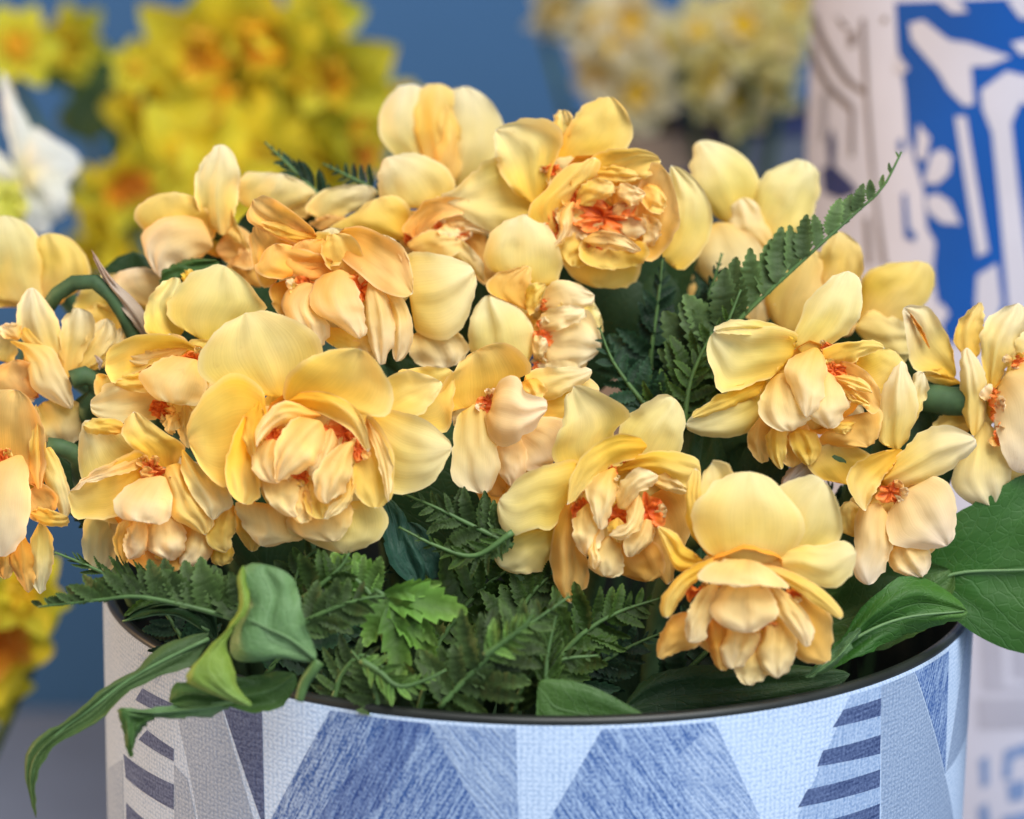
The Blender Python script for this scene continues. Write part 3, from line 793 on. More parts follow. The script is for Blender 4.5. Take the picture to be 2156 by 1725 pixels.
# F7
flower('topmost double daffodil with a tightly ruffled rosette around a large red-orange crinkled heart', .812, 1262, 440, [
 ('pale', '1130,428,-30 | 1076,392 1050,343 1044,302 | 1044,273,-35 | 1076,257 1102,250 1140,250 1167,266 1182,292 1160,360', 10, 18, 0),
 ('yel', '1190,352,-35 | 1172,317 1204,261 1237,220 | 1281,203,-45 | 1308,222 1327,261 1320,310 1262,345', 16, -14, 0),
 ('pale', '1180,300,-60 | 1165,262 1172,238 | 1186,232,-60 | 1202,240 1206,270', 4, 0, 0),
 ('pale', '1150,425,-60 | 1050,335 987,374 953,402 | 930,420,-60 | 1000,470 1090,500 1140,470', 10, 14, 0),
 ('pale', '1395,540,-40 | 1408,460 1408,380 | 1413,348,-45 | 1455,370 1490,420 1497,470 1476,530 1440,565', 14, -16, 0),
 ('yel', '1290,530,-20 | 1182,500 1188,552 1215,590 | 1265,607,-10 | 1320,601 1342,575 1345,535', 14, -16, 0),
 ('yel', '1290,430,0 | 1246,362 1254,326 1317,314 1358,317 | 1392,338,55 | 1362,372 1320,395', 4, 26, 10),
 ('yel', '1215,480,5 | 1150,515 1120,475 1114,440 1150,398 1200,350 | 1252,332,60 | 1263,360 1217,408 1190,455', 22, -14, 0),
 ('org', '1295,460,0 | 1345,395 1375,345 | 1402,358,55 | 1424,410 1427,460 1406,512 1370,547 1325,520', 0, 30, 10),
 ('yel', '1285,485,15 | 1225,515 1232,552 | 1285,568,60 | 1345,556 1362,520', 4, 24, 0),
 ('yel', '1255,495,15 | 1208,495 1172,528 | 1205,562,55 | 1245,552', 8, 12, 0),
 ('cream', '1207,425,45 | 1174,442 1176,482 | 1168,521,55 | 1202,492 1213,452', 16, -16, 0),
 ('cream', '1300,415,45 | 1330,432 | 1359,408,75 | 1322,388 1298,395', 8, -10, 0),
 ('yel', '1215,432,50 | 1222,398 1252,376 | 1288,384,68 | 1292,402 1260,430', 10, -12, 0),
 ('cream', '1228,506,55 | 1262,486 1310,495 | 1350,528,72 | 1310,528 1262,520', 12, -8, 0),
 ('yel', '1350,400,35 | 1370,385 1395,400 | 1404,435,60 | 1380,450 1355,430', 6, -10, 0),
 ('cream', '1345,470,35 | 1365,455 1390,470 | 1385,505,60 | 1355,520', 6, -10, 0),
 ('yel', '1250,365,40 | 1275,350 1320,352 | 1355,372,60 | 1320,385 1275,385', 8, -10, 0),
], [(1270, 458, 40, 78, 46), (1203, 412, 42, 16, 30), (1248, 527, 40, 22, 18), (1164, 358, -15, 22, 14), (1165, 480, 35, 18, 40)], cup=(115, -30), cupz=-25, fill=(150, 130, 9), ruf=6.5)

# F8
flower('double daffodil squeezed between largest bloom and pointed-petal bloom, wide cream petal in front', .742, 1065, 875, [
 ('yel', '1022,852,5 | 938,860 933,816 961,775 | 1003,738,45 | 1036,722 1076,731 1106,759 1109,782 1088,798', 10, 26, 8),
 ('pale', '1102,822,0 | 1120,781 1185,774 | 1245,778,5 | 1231,804 1185,830 1148,843', 14, -14, 0),
 ('yel', '1140,842,-25 | 1200,818 1232,795 | 1262,820,-25 | 1242,852 1190,887 1150,882', 8, -8, 0),
 ('pale', '1004,850,40 | 963,887 956,932 953,984 965,1022 | 1018,1041,50 | 1036,1024 1049,976 1038,890', 24, -26, 0),
 ('cream', '1036,862,60 | 1040,819 1066,796 1090,800 1107,830 1147,841 | 1152,862,90 | 1121,905 1070,935 1037,923 1024,876', 36, -30, 0),
 ('cream', '1062,915,25 | 1039,960 1050,992 | 1075,1024,30 | 1101,1012 1108,960 1098,928', 16, -16, 0, dict(crease=5)),
 ('cream', '1085,900,10 | 1078,945 1110,988 | 1162,978,10 | 1186,930 1186,888 1130,880', 16, -16, 0, dict(crease=5)),
 ('org', '1050,1000,-20 | 1008,1045 | 1047,1083,-20 | 1074,1040', 6, -8, 0),
 ('yel', '1110,800,20 | 1092,812 | 1130,845,30 | 1150,825 1135,800', 10, -10, 0),
 ('org', '1050,900,-20 | 990,960 1010,1040 | 1080,1050,-20 | 1150,990 1130,900', 10, -10, 0),
], [(1028, 848, 50, 26, 26)], cup=(75, -30), cupz=-20, fill=(110, 110, 8))

# F9
flower('double daffodil turned sideways with smooth pale shield-like petals beside the dark glossy fern', .80, 1165, 680, [
 ('pale', '1112,600,-10 | 1029,562 1026,520 1050,475 | 1100,452,-20 | 1140,464 1166,500 1178,550 1172,595', 22, -22, 0, dict(crease=8)),
 ('org', '1112,655,15 | 1028,612 1044,580 | 1112,561,20 | 1116,590 1118,635', 10, 14, 0),
 ('cream', '1135,645,0 | 1150,605 1200,594 | 1252,622,15 | 1236,647 1180,654', 12, -8, 0),
 ('pale', '1218,650,-30 | 1228,608 | 1264,660,-25 | 1267,702 1240,725', 10, -10, 0),
 ('cream', '1125,692,25 | 1150,655 1200,644 | 1230,650,40 | 1227,672 1170,694', 14, -10, 0),
 ('cream', '1150,695,5 | 1195,668 1232,655 1258,690 | 1265,735,10 | 1240,758 1200,778 1150,780', 18, -18, 0, dict(crease=5)),
 ('yel', '1105,640,30 | 1115,600 | 1148,598,40 | 1140,630 1118,662', 10, 0, 0),
 ('cream', '1120,722,40 | 1130,708 | 1150,714,50 | 1152,736 1128,762', 10, -10, 0),
 ('pale', '1088,768,35 | 994,738 992,685 1002,647 | 1031,621,35 | 1076,640 1106,669 1120,704 1117,750', 28, -26, 0, dict(crease=8)),
 ('cream', '1160,740,10 | 1130,760 | 1170,800,10 | 1230,775 1220,745', 10, -10, 0),
 ('org', '1130,620,-40 | 1110,700 | 1160,760,-40 | 1220,720 1210,630', 10, -10, 0),
], [(1143, 705, 30, 24, 34), (1135, 768, 25, 20, 14), (1155, 640, 10, 26, 14)], cup=(70, -30), cupz=-20, facing=(.4, -.1, .9), fill=(105, 95, 7))

# F10
flower('half-hidden double daffodil with an orange cupped petal below the topmost rosette', .832, 930, 490, [
 ('pale', '905,442,-30 | 815,432 799,390 803,345 | 815,331,-30 | 870,324 930,350 953,385 946,422', 14, -14, 0),
 ('yel', '862,502,-10 | 800,507 700,482 732,458 | 795,417,0 | 830,414 858,440 864,480', 12, -10, 0),
 ('org', '872,502,15 | 849,482 880,440 905,420 | 982,417,25 | 979,446 930,460 890,492', 6, 16, 0),
 ('cream', '925,472,5 | 960,454 1010,460 | 1043,492,15 | 1000,490 950,484', 10, -8, 0),
 ('yel', '865,525,25 | 860,508 905,485 | 972,505,40 | 965,530 910,548', 18, -16, 0),
 ('cream', '935,470,30 | 925,490 | 950,508,40 | 968,495 960,475', 10, -10, 0),
 ('pale', '905,535,20 | 930,512 962,502 | 1012,545,35 | 1017,590 1000,575 960,548', 16, -14, 0),
 ('org', '960,490,-15 | 1000,480 | 1045,545,-15 | 1030,600 980,560', 8, -8, 0),
 ('org', '890,470,-35 | 850,520 | 900,560,-35 | 1010,580 1020,500', 8, -8, 0),
], [(925, 478, 25, 16, 14), (972, 492, 20, 20, 14), (862, 498, 10, 14, 22)], cup=(65, -30), cupz=-30, fill=(105, 80, 7))

# F11
flower('yellow-peach double daffodil with a square folded side petal, beside the rising fern frond', .757, 1715, 815, [
 ('pale', '1668,750,-5 | 1612,796 1524,822 1507,794 1490,736 | 1503,699,0 | 1540,690 1596,690 1668,700', 12, 18, 10),
 ('pale', '1668,715,15 | 1600,705 1540,703 | 1502,697,15 | 1538,675 1596,676 1650,690', 14, -8, 0),
 ('pale', '1690,742,-15 | 1670,712 1690,664 1712,622 1745,588 | 1786,571,-25 | 1809,590 1813,625 1801,680 1760,722', 16, -12, 0, dict(crease=6)),
 ('pale', '1610,838,-20 | 1610,800 1553,822 1495,848 | 1444,893,-15 | 1466,913 1524,920 1578,907 1605,870', 16, -14, 0),
 ('yel', '1612,800,0 | 1560,812 1500,842 | 1455,882,5 | 1520,866 1585,838', 8, -4, 0),
 ('cream', '1648,785,40 | 1609,823 1600,866 1624,898 | 1668,908,70 | 1712,868 1690,823', 40, -38, 0),
 ('cream', '1718,732,55 | 1668,755 1654,785 1672,830 | 1698,880,100 | 1728,842 1738,800 1737,765', 34, -32, 0),
 ('cream', '1738,782,50 | 1717,823 1700,870 | 1746,902,80 | 1778,875 1782,840 1764,806', 34, -34, 0, dict(crease=-4)),
 ('yel', '1736,762,25 | 1739,736 1783,721 1841,718 | 1863,734,35 | 1829,744 1783,769', 14, -8, -10),
 ('org', '1752,790,10 | 1783,763 1827,787 1853,828 | 1853,858,45 | 1836,870 1800,836', 4, 22, 0),
 ('yel', '1758,794,45 | 1790,790 1820,802 | 1836,824,60 | 1812,824 1785,812', 10, -8, 0),
 ('yel', '1770,820,40 | 1800,826 | 1832,852,55 | 1802,850', 8, -6, 0),
 ('yel', '1800,790,-25 | 1820,735 | 1885,740,-25 | 1912,800 1862,855', 10, 10, 0),
 ('org', '1775,880,10 | 1738,912 1730,935 | 1829,940,20 | 1852,902 1852,866', 14, -12, 0, dict(crease=-5)),
 ('yel', '1634,893,25 | 1612,924 1621,962 | 1645,989,25 | 1654,952 1657,908', 14, -16, 0),
 ('yel', '1682,903,25 | 1661,924 1682,965 | 1705,981,25 | 1728,955 1720,916', 14, -16, 0, dict(crease=-5)),
 ('org', '1605,875,-15 | 1574,920 1584,956 | 1605,976,-15 | 1622,960 1620,910', 8, -10, 0),
 ('org', '1660,900,-5 | 1640,960 | 1668,985,-5 | 1700,960 1700,900', 8, -8, 0),
 ('yel', '1755,890,30 | 1745,905 | 1780,915,40 | 1800,890', 6, -6, 0),
], [(1755, 780, 38, 30, 22), (1742, 731, 20, 22, 12)], cup=(95, -30), cupz=-25, fill=(140, 110, 8))

# F12
flower('double daffodil in profile, orange-red throat between spread petals, next to broad glossy leaf', .748, 1880, 1040, [
 ('pale', '1890,948,-30 | 1852,925 1851,880 1854,837 1869,800 | 1898,760,-35 | 1914,788 1928,828 1931,866 1914,912', 16, -14, 0, dict(crease=6)),
 ('pale', '1905,920,-60 | 1915,840 1925,790 | 1945,785,-60 | 1954,815 1945,850', 5, 5, 0),
 ('pale', '1860,1010,10 | 1897,953 1953,906 2003,899 | 2054,925,-5 | 2039,958 1979,998 1918,1022 1880,1024', 22, -18, 0, dict(crease=7)),
 ('yel', '1900,948,5 | 1838,957 1793,986 1785,1017 1803,1058 | 1823,1076,55 | 1834,1048 1860,1003', 12, 20, -10),
 ('cream', '1904,1035,25 | 1872,1087 1886,1145 | 1994,1150,40 | 2010,1097 2000,1032 1966,1006', 30, -30, 0, dict(crease=-6)),
 ('cream', '1850,1060,20 | 1806,1080 1801,1142 1797,1202 | 1830,1232,35 | 1869,1182 1880,1112', 22, -24, 0, dict(crease=-5)),
 ('cream', '1898,1140,15 | 1872,1172 1885,1202 | 1943,1216,30 | 1960,1174 1940,1146', 18, -20, 0),
 ('yel', '1800,1130,-25 | 1764,1110 1768,1070 | 1792,1055,-25 | 1812,1080', 8, -8, 0),
 ('yel', '1800,1020,-45 | 1720,1000 1700,960 | 1760,930,-45 | 1830,960', 0, 0, 0),
 ('org', '1870,1080,-15 | 1830,1150 | 1900,1190,-15 | 1970,1150 1960,1050', 10, -10, 0),
], [(1876, 1036, 40, 32, 28)], cup=(60, -30), cupz=-20, facing=(.1, -.3, .9), fill=(95, 95, 7))

# F13
flower('sideways double daffodil on a thick horizontal green stem at the bucket side, red throat', .778, 2105, 850, [
 ('pale', '2012,792,-20 | 1968,782 1924,772 1908,693 | 1903,648,-15 | 1952,648 1976,680 2000,722', 8, 16, 0),
 ('org', '1958,735,0 | 1935,700 | 1910,652,-5 | 1940,690', 4, 0, 0),
 ('yel', '2042,765,-10 | 2009,712 2029,665 | 2066,636,-10 | 2071,680 2062,722', 8, -8, 0),
 ('pale', '2086,825,0 | 2066,740 2068,696 2102,656 | 2144,638,-10 | 2162,672 2138,740 2110,790', 18, -16, 0),
 ('pale', '2050,918,25 | 2027,864 2024,787 2022,754 | 2036,732,25 | 2060,760 2075,804 2075,871', 16, -18, 0),
 ('pale', '2072,890,5 | 2030,955 2007,1016 2041,1057 | 2090,1067,10 | 2122,1032 2122,972 2095,915', 24, -24, 0, dict(crease=-7)),
 ('cream', '2112,795,30 | 2093,850 2108,930 | 2142,995,35 | 2230,960 2230,800 2160,765', 36, -36, 0),
 ('pale', '2120,790,-10 | 2135,730 | 2180,690,-10 | 2220,780 2170,810', 8, -8, 0),
 ('yel', '2022,806,-25 | 1980,812 | 1938,790,-25 | 1978,777', 4, -6, 0),
 ('yel', '2050,890,-35 | 1995,870 | 1960,905,-35 | 2010,930', 4, -6, 0),
 ('pale', '2110,960,-10 | 2115,1010 | 2180,1020,-10 | 2200,960', 6, -8, 0),
], [(2090, 850, 35, 22, 40), (2098, 915, 35, 16, 28), (2140, 760, 30, 30, 16)], cup=(50, -30), cupz=-20, facing=(.8, -.1, .6), stem=0, fill=(55, 80, 5))

# F14 - F23: the back rows
flower('smooth closed-looking back of a pale double daffodil rising against the blue wall', .90, 935, 320, [
 ('pale', '930,392,-10 | 842,335 805,290 802,240 828,192 | 868,177,-20 | 902,200 915,270 930,340', 22, -18, 0),
 ('yel', '938,392,12 | 882,310 870,230 888,186 | 925,176,-10 | 955,200 945,270', 22, -18, 0),
 ('pale', '962,396,0 | 938,300 938,210 | 975,182,-10 | 1022,204 1052,250 1057,292 1036,342 995,388', 26, -26, 0),
 ('yel', '945,395,30 | 915,330 920,260 | 940,215,10 | 968,270 970,340', 14, -16, 0),
], cup=(45, -30), cupz=-50, facing=(0, .5, -.3))
flower('pale lemon double daffodil facing away behind the fern tip, petals spread against the tin', .872, 1560, 480, [
 ('pale', '1545,475,0 | 1500,445 1463,400 1457,340 | 1472,297,-10 | 1530,309 1577,345 1594,390 1586,432', 16, -16, 0, dict(crease=6)),
 ('pale', '1610,500,0 | 1588,425 1600,385 1640,350 | 1690,337,-5 | 1720,360 1724,400 1711,442 1682,484', 20, -20, 0),
 ('cream', '1612,525,20 | 1546,484 1538,442 | 1560,418,15 | 1592,430 1625,500', 14, -14, 0),
 ('cream', '1505,470,25 | 1465,520 1470,570 | 1545,625,25 | 1600,590 1605,530 1562,480', 22, -20, 0),
 ('cream', '1570,490,-10 | 1560,540 | 1620,560,-10 | 1650,490', 4, 0, 0),
 ('org', '1490,535,-10 | 1440,555 1432,600 | 1440,640,-10 | 1490,620', 8, -8, 0),
], cup=(40, -30), cupz=-40, facing=(0, .5, -.3))
flower('peach double daffodil mostly hidden below the rising fern frond', .832, 1700, 600, [
 ('yel', '1735,610,0 | 1722,560 1740,510 | 1766,487,0 | 1802,510 1815,546 1806,590', 14, -12, 0),
 ('yel', '1650,700,0 | 1610,645 1620,595 | 1702,525,0 | 1745,560 1735,630 1690,690', 16, -14, 0),
 ('cream', '1600,690,-10 | 1560,650 1565,612 | 1612,605,-10 | 1630,650', 8, -8, 0),
 ('org', '1700,700,-10 | 1690,640 | 1760,600,-10 | 1800,640 1790,700', 8, -8, 0),
], cup=(40, -30), cupz=-40)
flower('bright yellow daffodil petals jutting toward the blue panel of the tin', .845, 1860, 650, [
 ('yel', '1812,690,0 | 1810,625 1832,572 | 1930,549,0 | 1965,570 1957,622 1920,662 1870,700', 20, -18, 0, dict(ruf=4.5)),
 ('pale', '1800,690,10 | 1850,655 | 1935,702,10 | 1930,735 1860,745', 14, -12, 0),
 ('pale', '1830,740,0 | 1860,700 | 1930,720,0 | 1930,790 1870,800', 8, -8, 0),
], cup=(40, -30), cupz=-40)
flower('pale double daffodil at the back with two plump side petals and one upright petal', .835, 455, 500, [
 ('yel', '445,505,-10 | 330,500 287,460 300,428 335,409 | 370,404,0 | 412,420 445,462', 18, -14, 0),
 ('cream', '448,515,15 | 410,448 350,458 302,490 305,532 | 336,583,20 | 372,572 412,542', 24, -22, 0),
 ('pale', '466,495,10 | 424,450 412,400 424,350 | 462,305,0 | 491,325 503,370 497,420 487,465', 20, -18, 0, dict(crease=6)),
 ('yel', '465,485,5 | 478,432 | 527,527,10 | 505,510', 5, -6, 0),
 ('org', '455,525,-20 | 490,475 | 532,500,-15 | 532,562 490,556', 8, -8, 0),
 ('org', '545,605,-20 | 478,572 500,532 | 530,522,-15 | 562,560', 8, -8, 0),
 ('cream', '335,645,-30 | 238,625 238,582 | 290,563,-30 | 342,580', 8, -8, 0),
], cup=(40, -30), cupz=-50)
flower('pair of low pale petals of a double daffodil behind the orange-shaded bloom', .855, 640, 430, [
 ('pale', '565,455,0 | 508,422 504,390 530,366 | 590,365,0 | 642,385 662,406 622,432', 12, -12, 0),
 ('pale', '685,465,0 | 645,442 668,410 720,392 | 772,390,0 | 793,405 772,432 720,455', 10, 10, 0),
 ('org', '680,485,10 | 655,470 | 690,452,10 | 730,460', 4, -4, 0),
 ('yel', '640,460,-20 | 590,450 | 600,420,-20 | 680,430', 4, -4, 0),
], cup=(30, -30), cupz=-60)
flower('blurred pale double daffodil at the bucket side behind the arching green stem', .852, 80, 600, [
 ('pale', '75,645,0 | -20,615 -42,520 -20,470 | 10,454,0 | 52,470 87,520 92,605', 22, -22, 0),
 ('yel', '95,645,-10 | 70,560 74,510 | 100,491,-10 | 142,500 177,540 185,592 142,622', 20, -18, 0),
 ('yel', '40,645,-20 | -20,640 | -40,600,-20 | 20,590', 4, -4, 0),
 ('yel', '200,690,-20 | 160,640 | 210,580,-20 | 320,590 300,680', 8, -8, 0),
 ('yel', '230,720,-10 | 170,690 | 200,640,-10 | 270,660', 8, -8, 0),
], cup=(40, -30), cupz=-40)
flower('pale lemon double daffodil with ragged split petals standing up beside the papery brown spathe', .797, 100, 770, [
 ('pale', '118,805,0 | 62,742 37,680 44,630 | 68,606,0 | 96,635 121,680 132,742', 14, -14, 0, dict(crease=8)),
 ('pale', '137,798,-10 | 127,720 134,670 | 165,649,-15 | 194,664 197,700 172,752', 8, 10, 0, dict(ruf=5)),
 ('pale', '150,795,-20 | 178,722 194,690 | 225,671,-20 | 242,690 236,722 190,772', 6, 8, 0, dict(ruf=5)),
 ('pale', '170,785,-30 | 215,730 | 255,690,-30 | 275,720 240,760', 4, 4, 0),
 ('pale', '24,718,35 | 52,742 62,782 76,822 | 150,862,40 | 149,828 136,788 108,735', 18, -16, 0),
 ('org', '75,835,10 | 0,835 -25,790 | 30,758,15 | 68,772', 8, 14, 0),
 ('pale', '95,845,0 | 66,880 88,922 | 150,938,0 | 178,900 162,850', 16, -16, 0),
 ('cream', '40,715,20 | 5,708 | 2,685,15 | 40,682', 5, 0, 0),
 ('pale', '0,760,-10 | -40,740 | -20,690,-10 | 30,700 30,760', 4, 0, 0),
 ('pale', '55,690,10 | 48,715 | 110,790,10 | 118,740', 8, -8, 0),
], [(60, 820, 5, 30, 20)], cup=(50, -30), cupz=-30)
flower('orange-lit double daffodil hanging past the bucket side beside the bare wall', .748, 35, 1010, [
 ('org', '45,1010,0 | -30,960 -40,880 -15,828 | 32,821,30 | 62,842 86,900 92,962 82,1024', 6, 24, 0),
 ('yel', '80,1030,35 | 60,960 72,880 | 76,850,35 | 92,900 97,970', 6, -8, 0),
 ('pale', '92,948,10 | 95,1012 120,1065 | 136,1100,30 | 148,1062 136,1000 112,950', 14, -10, 0),
 ('yel', '65,1080,25 | 90,1070 | 142,1088,40 | 140,1106 95,1106', 8, 8, 0),
 ('org', '62,1035,10 | 65,1090 | 100,1098,15 | 120,1050 90,1020', 0, 12, 0),
 ('cream', '42,958,55 | -40,1000 -45,1115 | 0,1172,70 | 42,1142 60,1080 57,1010', 36, -36, 0),
 ('pale', '86,1098,-10 | 61,1150 64,1210 | 85,1251,-10 | 107,1200 110,1140', 16, -16, 0),
 ('org', '45,1120,0 | 20,1180 | 60,1248,-15 | 78,1190', 10, -10, 0),
 ('org', '10,1130,-20 | -20,1180 | 10,1220,-20 | 40,1180', 10, -10, 0),
], [(5, 972, 45, 22, 26)], cup=(60, -30), cupz=-20)
# ------------------------------------------------------------------ stems and papery spathes that show
def world_tube(name, label, cat, pts, depth, rad, mat, group=None):
    depth = dz(depth)
    org = at(float(pts[0][0]), float(pts[0][1]), depth)
    root = thing(name, label, cat, org, group)
    mpp = depth / FPX
    link('stalk', tube([at(x, y, depth - z * mpp) - org for x, y, z in pts], rad, 10, 20), mat, root)
    return root
r = bpy.data.objects['double_daffodil.012'] if 'double_daffodil.012' in bpy.data.objects else None
if r:
    d = dz(.778); mpp = d / FPX; o0 = r.location
    link('stem', tube([at(x, y, d - z * mpp) - o0 for x, y, z in [(2062, 842, 0), (2010, 846, -20), (1950, 838, -40), (1900, 850, -120), (1850, 1000, -260), (1800, 1300, -300)]], (.0042, .0034), 12, 24), M_STEM, r)
d = .80
root = world_tube('arched_stem', 'arched green flower stem wrapped by a papery brown spathe behind the pale daffodils', 'stem',
                  [(95, 655, -40), (130, 610, -20), (185, 590, 0), (232, 618, 0), (275, 690, -10), (310, 790, -40), (360, 1000, -160), (420, 1300, -250)], d, (.0022, .0028), M_STEM)
link('spathe', patch('320,730,10 | 268,665 225,605 | 192,525,15 | 235,585 300,650', 'brown', 8, -10, 0, dz(d), root.location, ruf=5, nu=22), M_SPATHE, root)
root = world_tube('bent_stem', 'short dark green flower stem bending between the pale ragged daffodil and its neighbour', 'stem',
                  [(150, 800, 0), (195, 790, -10), (205, 830, -20), (185, 870, -40), (240, 1000, -160), (330, 1250, -200)], .785, (.0028, .0026), M_STEM)
link('spathe', patch('210,780,10 | 205,765 | 200,748,10 | 216,760', 'brown', 2, 0, 0, dz(.785), root.location, ruf=2), M_SPATHE, root)
root = world_tube('curved_stem', 'curved green flower stem beside the drooping twisted daffodil', 'stem',
                  [(100, 940, 0), (135, 945, -5), (165, 965, -10), (172, 1010, -30), (200, 1080, -120), (300, 1300, -200)], .765, (.0026, .0026), M_STEM)
root = world_tube('short_stem', 'blue-green flower stem with a withered spathe under the square-petalled daffodil', 'stem',
                  [(1735, 960, -10), (1775, 968, 0), (1810, 990, -20), (1800, 1060, -90), (1720, 1300, -200)], .765, (.0040, .0032), M_STEM)
link('spathe', patch('1745,945,15 | 1690,960 1655,995 | 1645,1035,10 | 1700,1010 1740,975', 'brown', 8, -8, 0, dz(.765), root.location, ruf=5), M_SPATHE, root)

# ------------------------------------------------------------------ broad leaves
def leaf(label, depth, blades, midrib=None, mat=None, stalk=None, name='broad_leaf', group='broad leaves in the bucket'):
    depth = dz(depth)
    first = [float(c) for c in blades[0][1].split('|')[0].strip().split(',')]
    org = at(first[0], first[1], depth)
    root = thing(name, label, 'leaf', org, group)
    mpp = depth / FPX
    for row in blades:
        tone, spec, bulge, cu, tilt = row[:5]
        o = row[5] if len(row) > 5 else {}
        link('blade', patch(spec, tone, bulge, cu, tilt, depth, org, **{'ruf': 6.0, 'nu': 30, 'nv': 16, **o}), mat or M_LEAF, root)
    for path, r0, r1, nm in [(midrib, .0006, .0003, 'midrib'), (stalk, .0016, .0013, 'stalk')]:
        if path:
            pts = [[float(c) for c in w.split(',')] for w in path.split()]
            link(nm, tube([at(x, y, depth - z * mpp) - org for x, y, z in pts], (r0, r1), 6, 16), M_PALERIB if nm == 'midrib' else M_RACHIS, root)
    return root
TONES['leafg'] = [(.020, .075, .010), (.022, .085, .010), (.03, .10, .012), (.045, .13, .014)]
M_PALERIB = plain('leaf_rib', (.10, .19, .07), .5, .3, 200, .2)

leaf('pale green leaf with netted veins and a yellow-green curled edge, draped over the bucket rim', .680, [
 ('leafp', '664,1387,0 | 642,1312 627,1240 604,1206 | 562,1190,-10 | 530,1188 503,1206 520,1278 484,1345 500,1392 590,1388', 20, -12, 0),
 ('leafy', '512,1190,5 | 499,1220 505,1275 480,1318 438,1364 400,1412 400,1442 | 526,1488,25 | 506,1452 490,1402 478,1348 524,1282 520,1235', 30, -18, 0),
], midrib='664,1387,6 610,1345,16 560,1322,20 520,1302,18', stalk='672,1392,0 660,1410,0 640,1440,-5 630,1475,-10')
leaf('long narrow green leaf drooping down outside the bucket past its edge', .70, [
 ('leafo', '440,1332,-10 | 350,1354 285,1408 200,1460 138,1514 92,1548 57,1588 50,1640 | 76,1724,30 | 72,1660 94,1595 146,1551 222,1510 280,1452 356,1420 415,1392', 20, 14, 0, dict(nu=40)),
], midrib='440,1345,-2 350,1388,14 270,1432,26 200,1486,34 130,1537,36 80,1590,34 66,1650,32')
leaf('wavy mid-green leaf folded over the rim with its pale underside and pointed tip hanging', .690, [
 ('leaf', '622,1418,0 | 560,1418 500,1428 430,1440 370,1436 | 357,1480,0 | 430,1490 480,1488 540,1502 600,1478', 14, -10, 0, dict(ruf=6)),
 ('leafp', '500,1478,5 | 440,1476 380,1482 320,1494 256,1490 | 248,1500,10 | 320,1508 400,1512 460,1500', 10, -8, 0),
 ('leaf', '325,1496,8 | 285,1500 250,1492 258,1540 | 273,1595,15 | 292,1545 320,1516', 6, -6, 0),
])
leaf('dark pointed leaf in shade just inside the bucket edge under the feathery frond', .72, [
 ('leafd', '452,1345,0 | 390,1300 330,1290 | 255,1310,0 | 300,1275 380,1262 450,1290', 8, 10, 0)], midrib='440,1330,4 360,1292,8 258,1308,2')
leaf('large glossy dark green leaf reaching out beyond the bucket on the tin side', .78, [
 ('leafg', '1940,1225,-10 | 1985,1110 2080,1040 2220,1000 | 2420,1180,-10 | 2260,1380 2150,1375 2060,1340 1985,1280', 25, 14, 0, dict(nu=30))],
 midrib='1945,1228,2 2030,1205,14 2160,1200,20 2300,1190,18')
leaf('long mid-green leaf lying along the inner bucket wall below the nodding bell', .735, [
 ('leafg', '1700,1425,0 | 1770,1345 1830,1262 1930,1212 | 2038,1288,-20 | 1960,1322 1870,1352 1800,1388', 10, -12, 0, dict(nu=30))],
 midrib='1712,1415,4 1800,1345,8 1900,1302,4 2030,1287,-16')
leaf('narrow pale leaf blade standing beside the nodding bell skirt', .712, [
 ('leafp', '1695,1425,0 | 1750,1370 | 1812,1322,0 | 1780,1380 1730,1418', 4, -4, 0)])
leaf('broad shiny leaf with a bright streak pressed inside the rim', .690, [
 ('leaf', '1380,1530,-4 | 1310,1478 1230,1440 1150,1430 | 1132,1445,-8 | 1130,1500 1140,1550 1260,1560', 6, 5, 0, dict(ruf=2))])
leaf('wide dark leaf curving along the inside of the front rim', .716, [
 ('leafd', '1310,1500,-10 | 1380,1420 1520,1400 1660,1400 | 1790,1420,-30 | 1680,1490 1520,1520 1400,1520', 8, 10, 0, dict(nu=30))])
leaf('small dark green leaf arching behind the white-cream centred daffodil', .81, [
 ('leaf', '335,600,0 | 350,565 400,546 | 462,552,0 | 440,580 380,600', 10, -10, 0)])
leaf('blue-green strap leaf standing in the shade beside the largest bloom', .735, [
 ('leafb', '885,1235,-10 | 830,1200 806,1130 | 812,1050,-5 | 850,1080 870,1140 895,1190', 10, 14, 0)])
leaf('dark rounded leaf deep among the ferns below the largest bloom', .742, [
 ('leafb', '905,1225,0 | 850,1200 830,1150 | 860,1100,0 | 900,1120 930,1190', 8, -8, 0)])
leaf('dark leaf in the gap under the square-petalled daffodil', .80, [
 ('leafd', '1560,1080,0 | 1530,1000 1560,930 | 1640,960,0 | 1680,1040 1620,1100', 8, 8, 0)])
leaf('dark green leaf spreading under the profile daffodil', .775, [
 ('leaf', '1700,1330,-10 | 1760,1230 1850,1180 | 2000,1200,-10 | 1980,1300 1840,1370', 10, 10, 0)])
leaf('deep green leaf behind the pointed-petal daffodil', .79, [
 ('leafd', '1440,1130,0 | 1400,1040 1430,930 | 1490,880,0 | 1530,980 1500,1090', 8, 8, 0)])
leaf('shaded leaf in the gap between the orange-shaded and largest blooms', .83, [
 ('leafd', '900,820,0 | 800,760 830,730 | 900,745,0 | 1010,790 980,840', 8, 8, 0)])

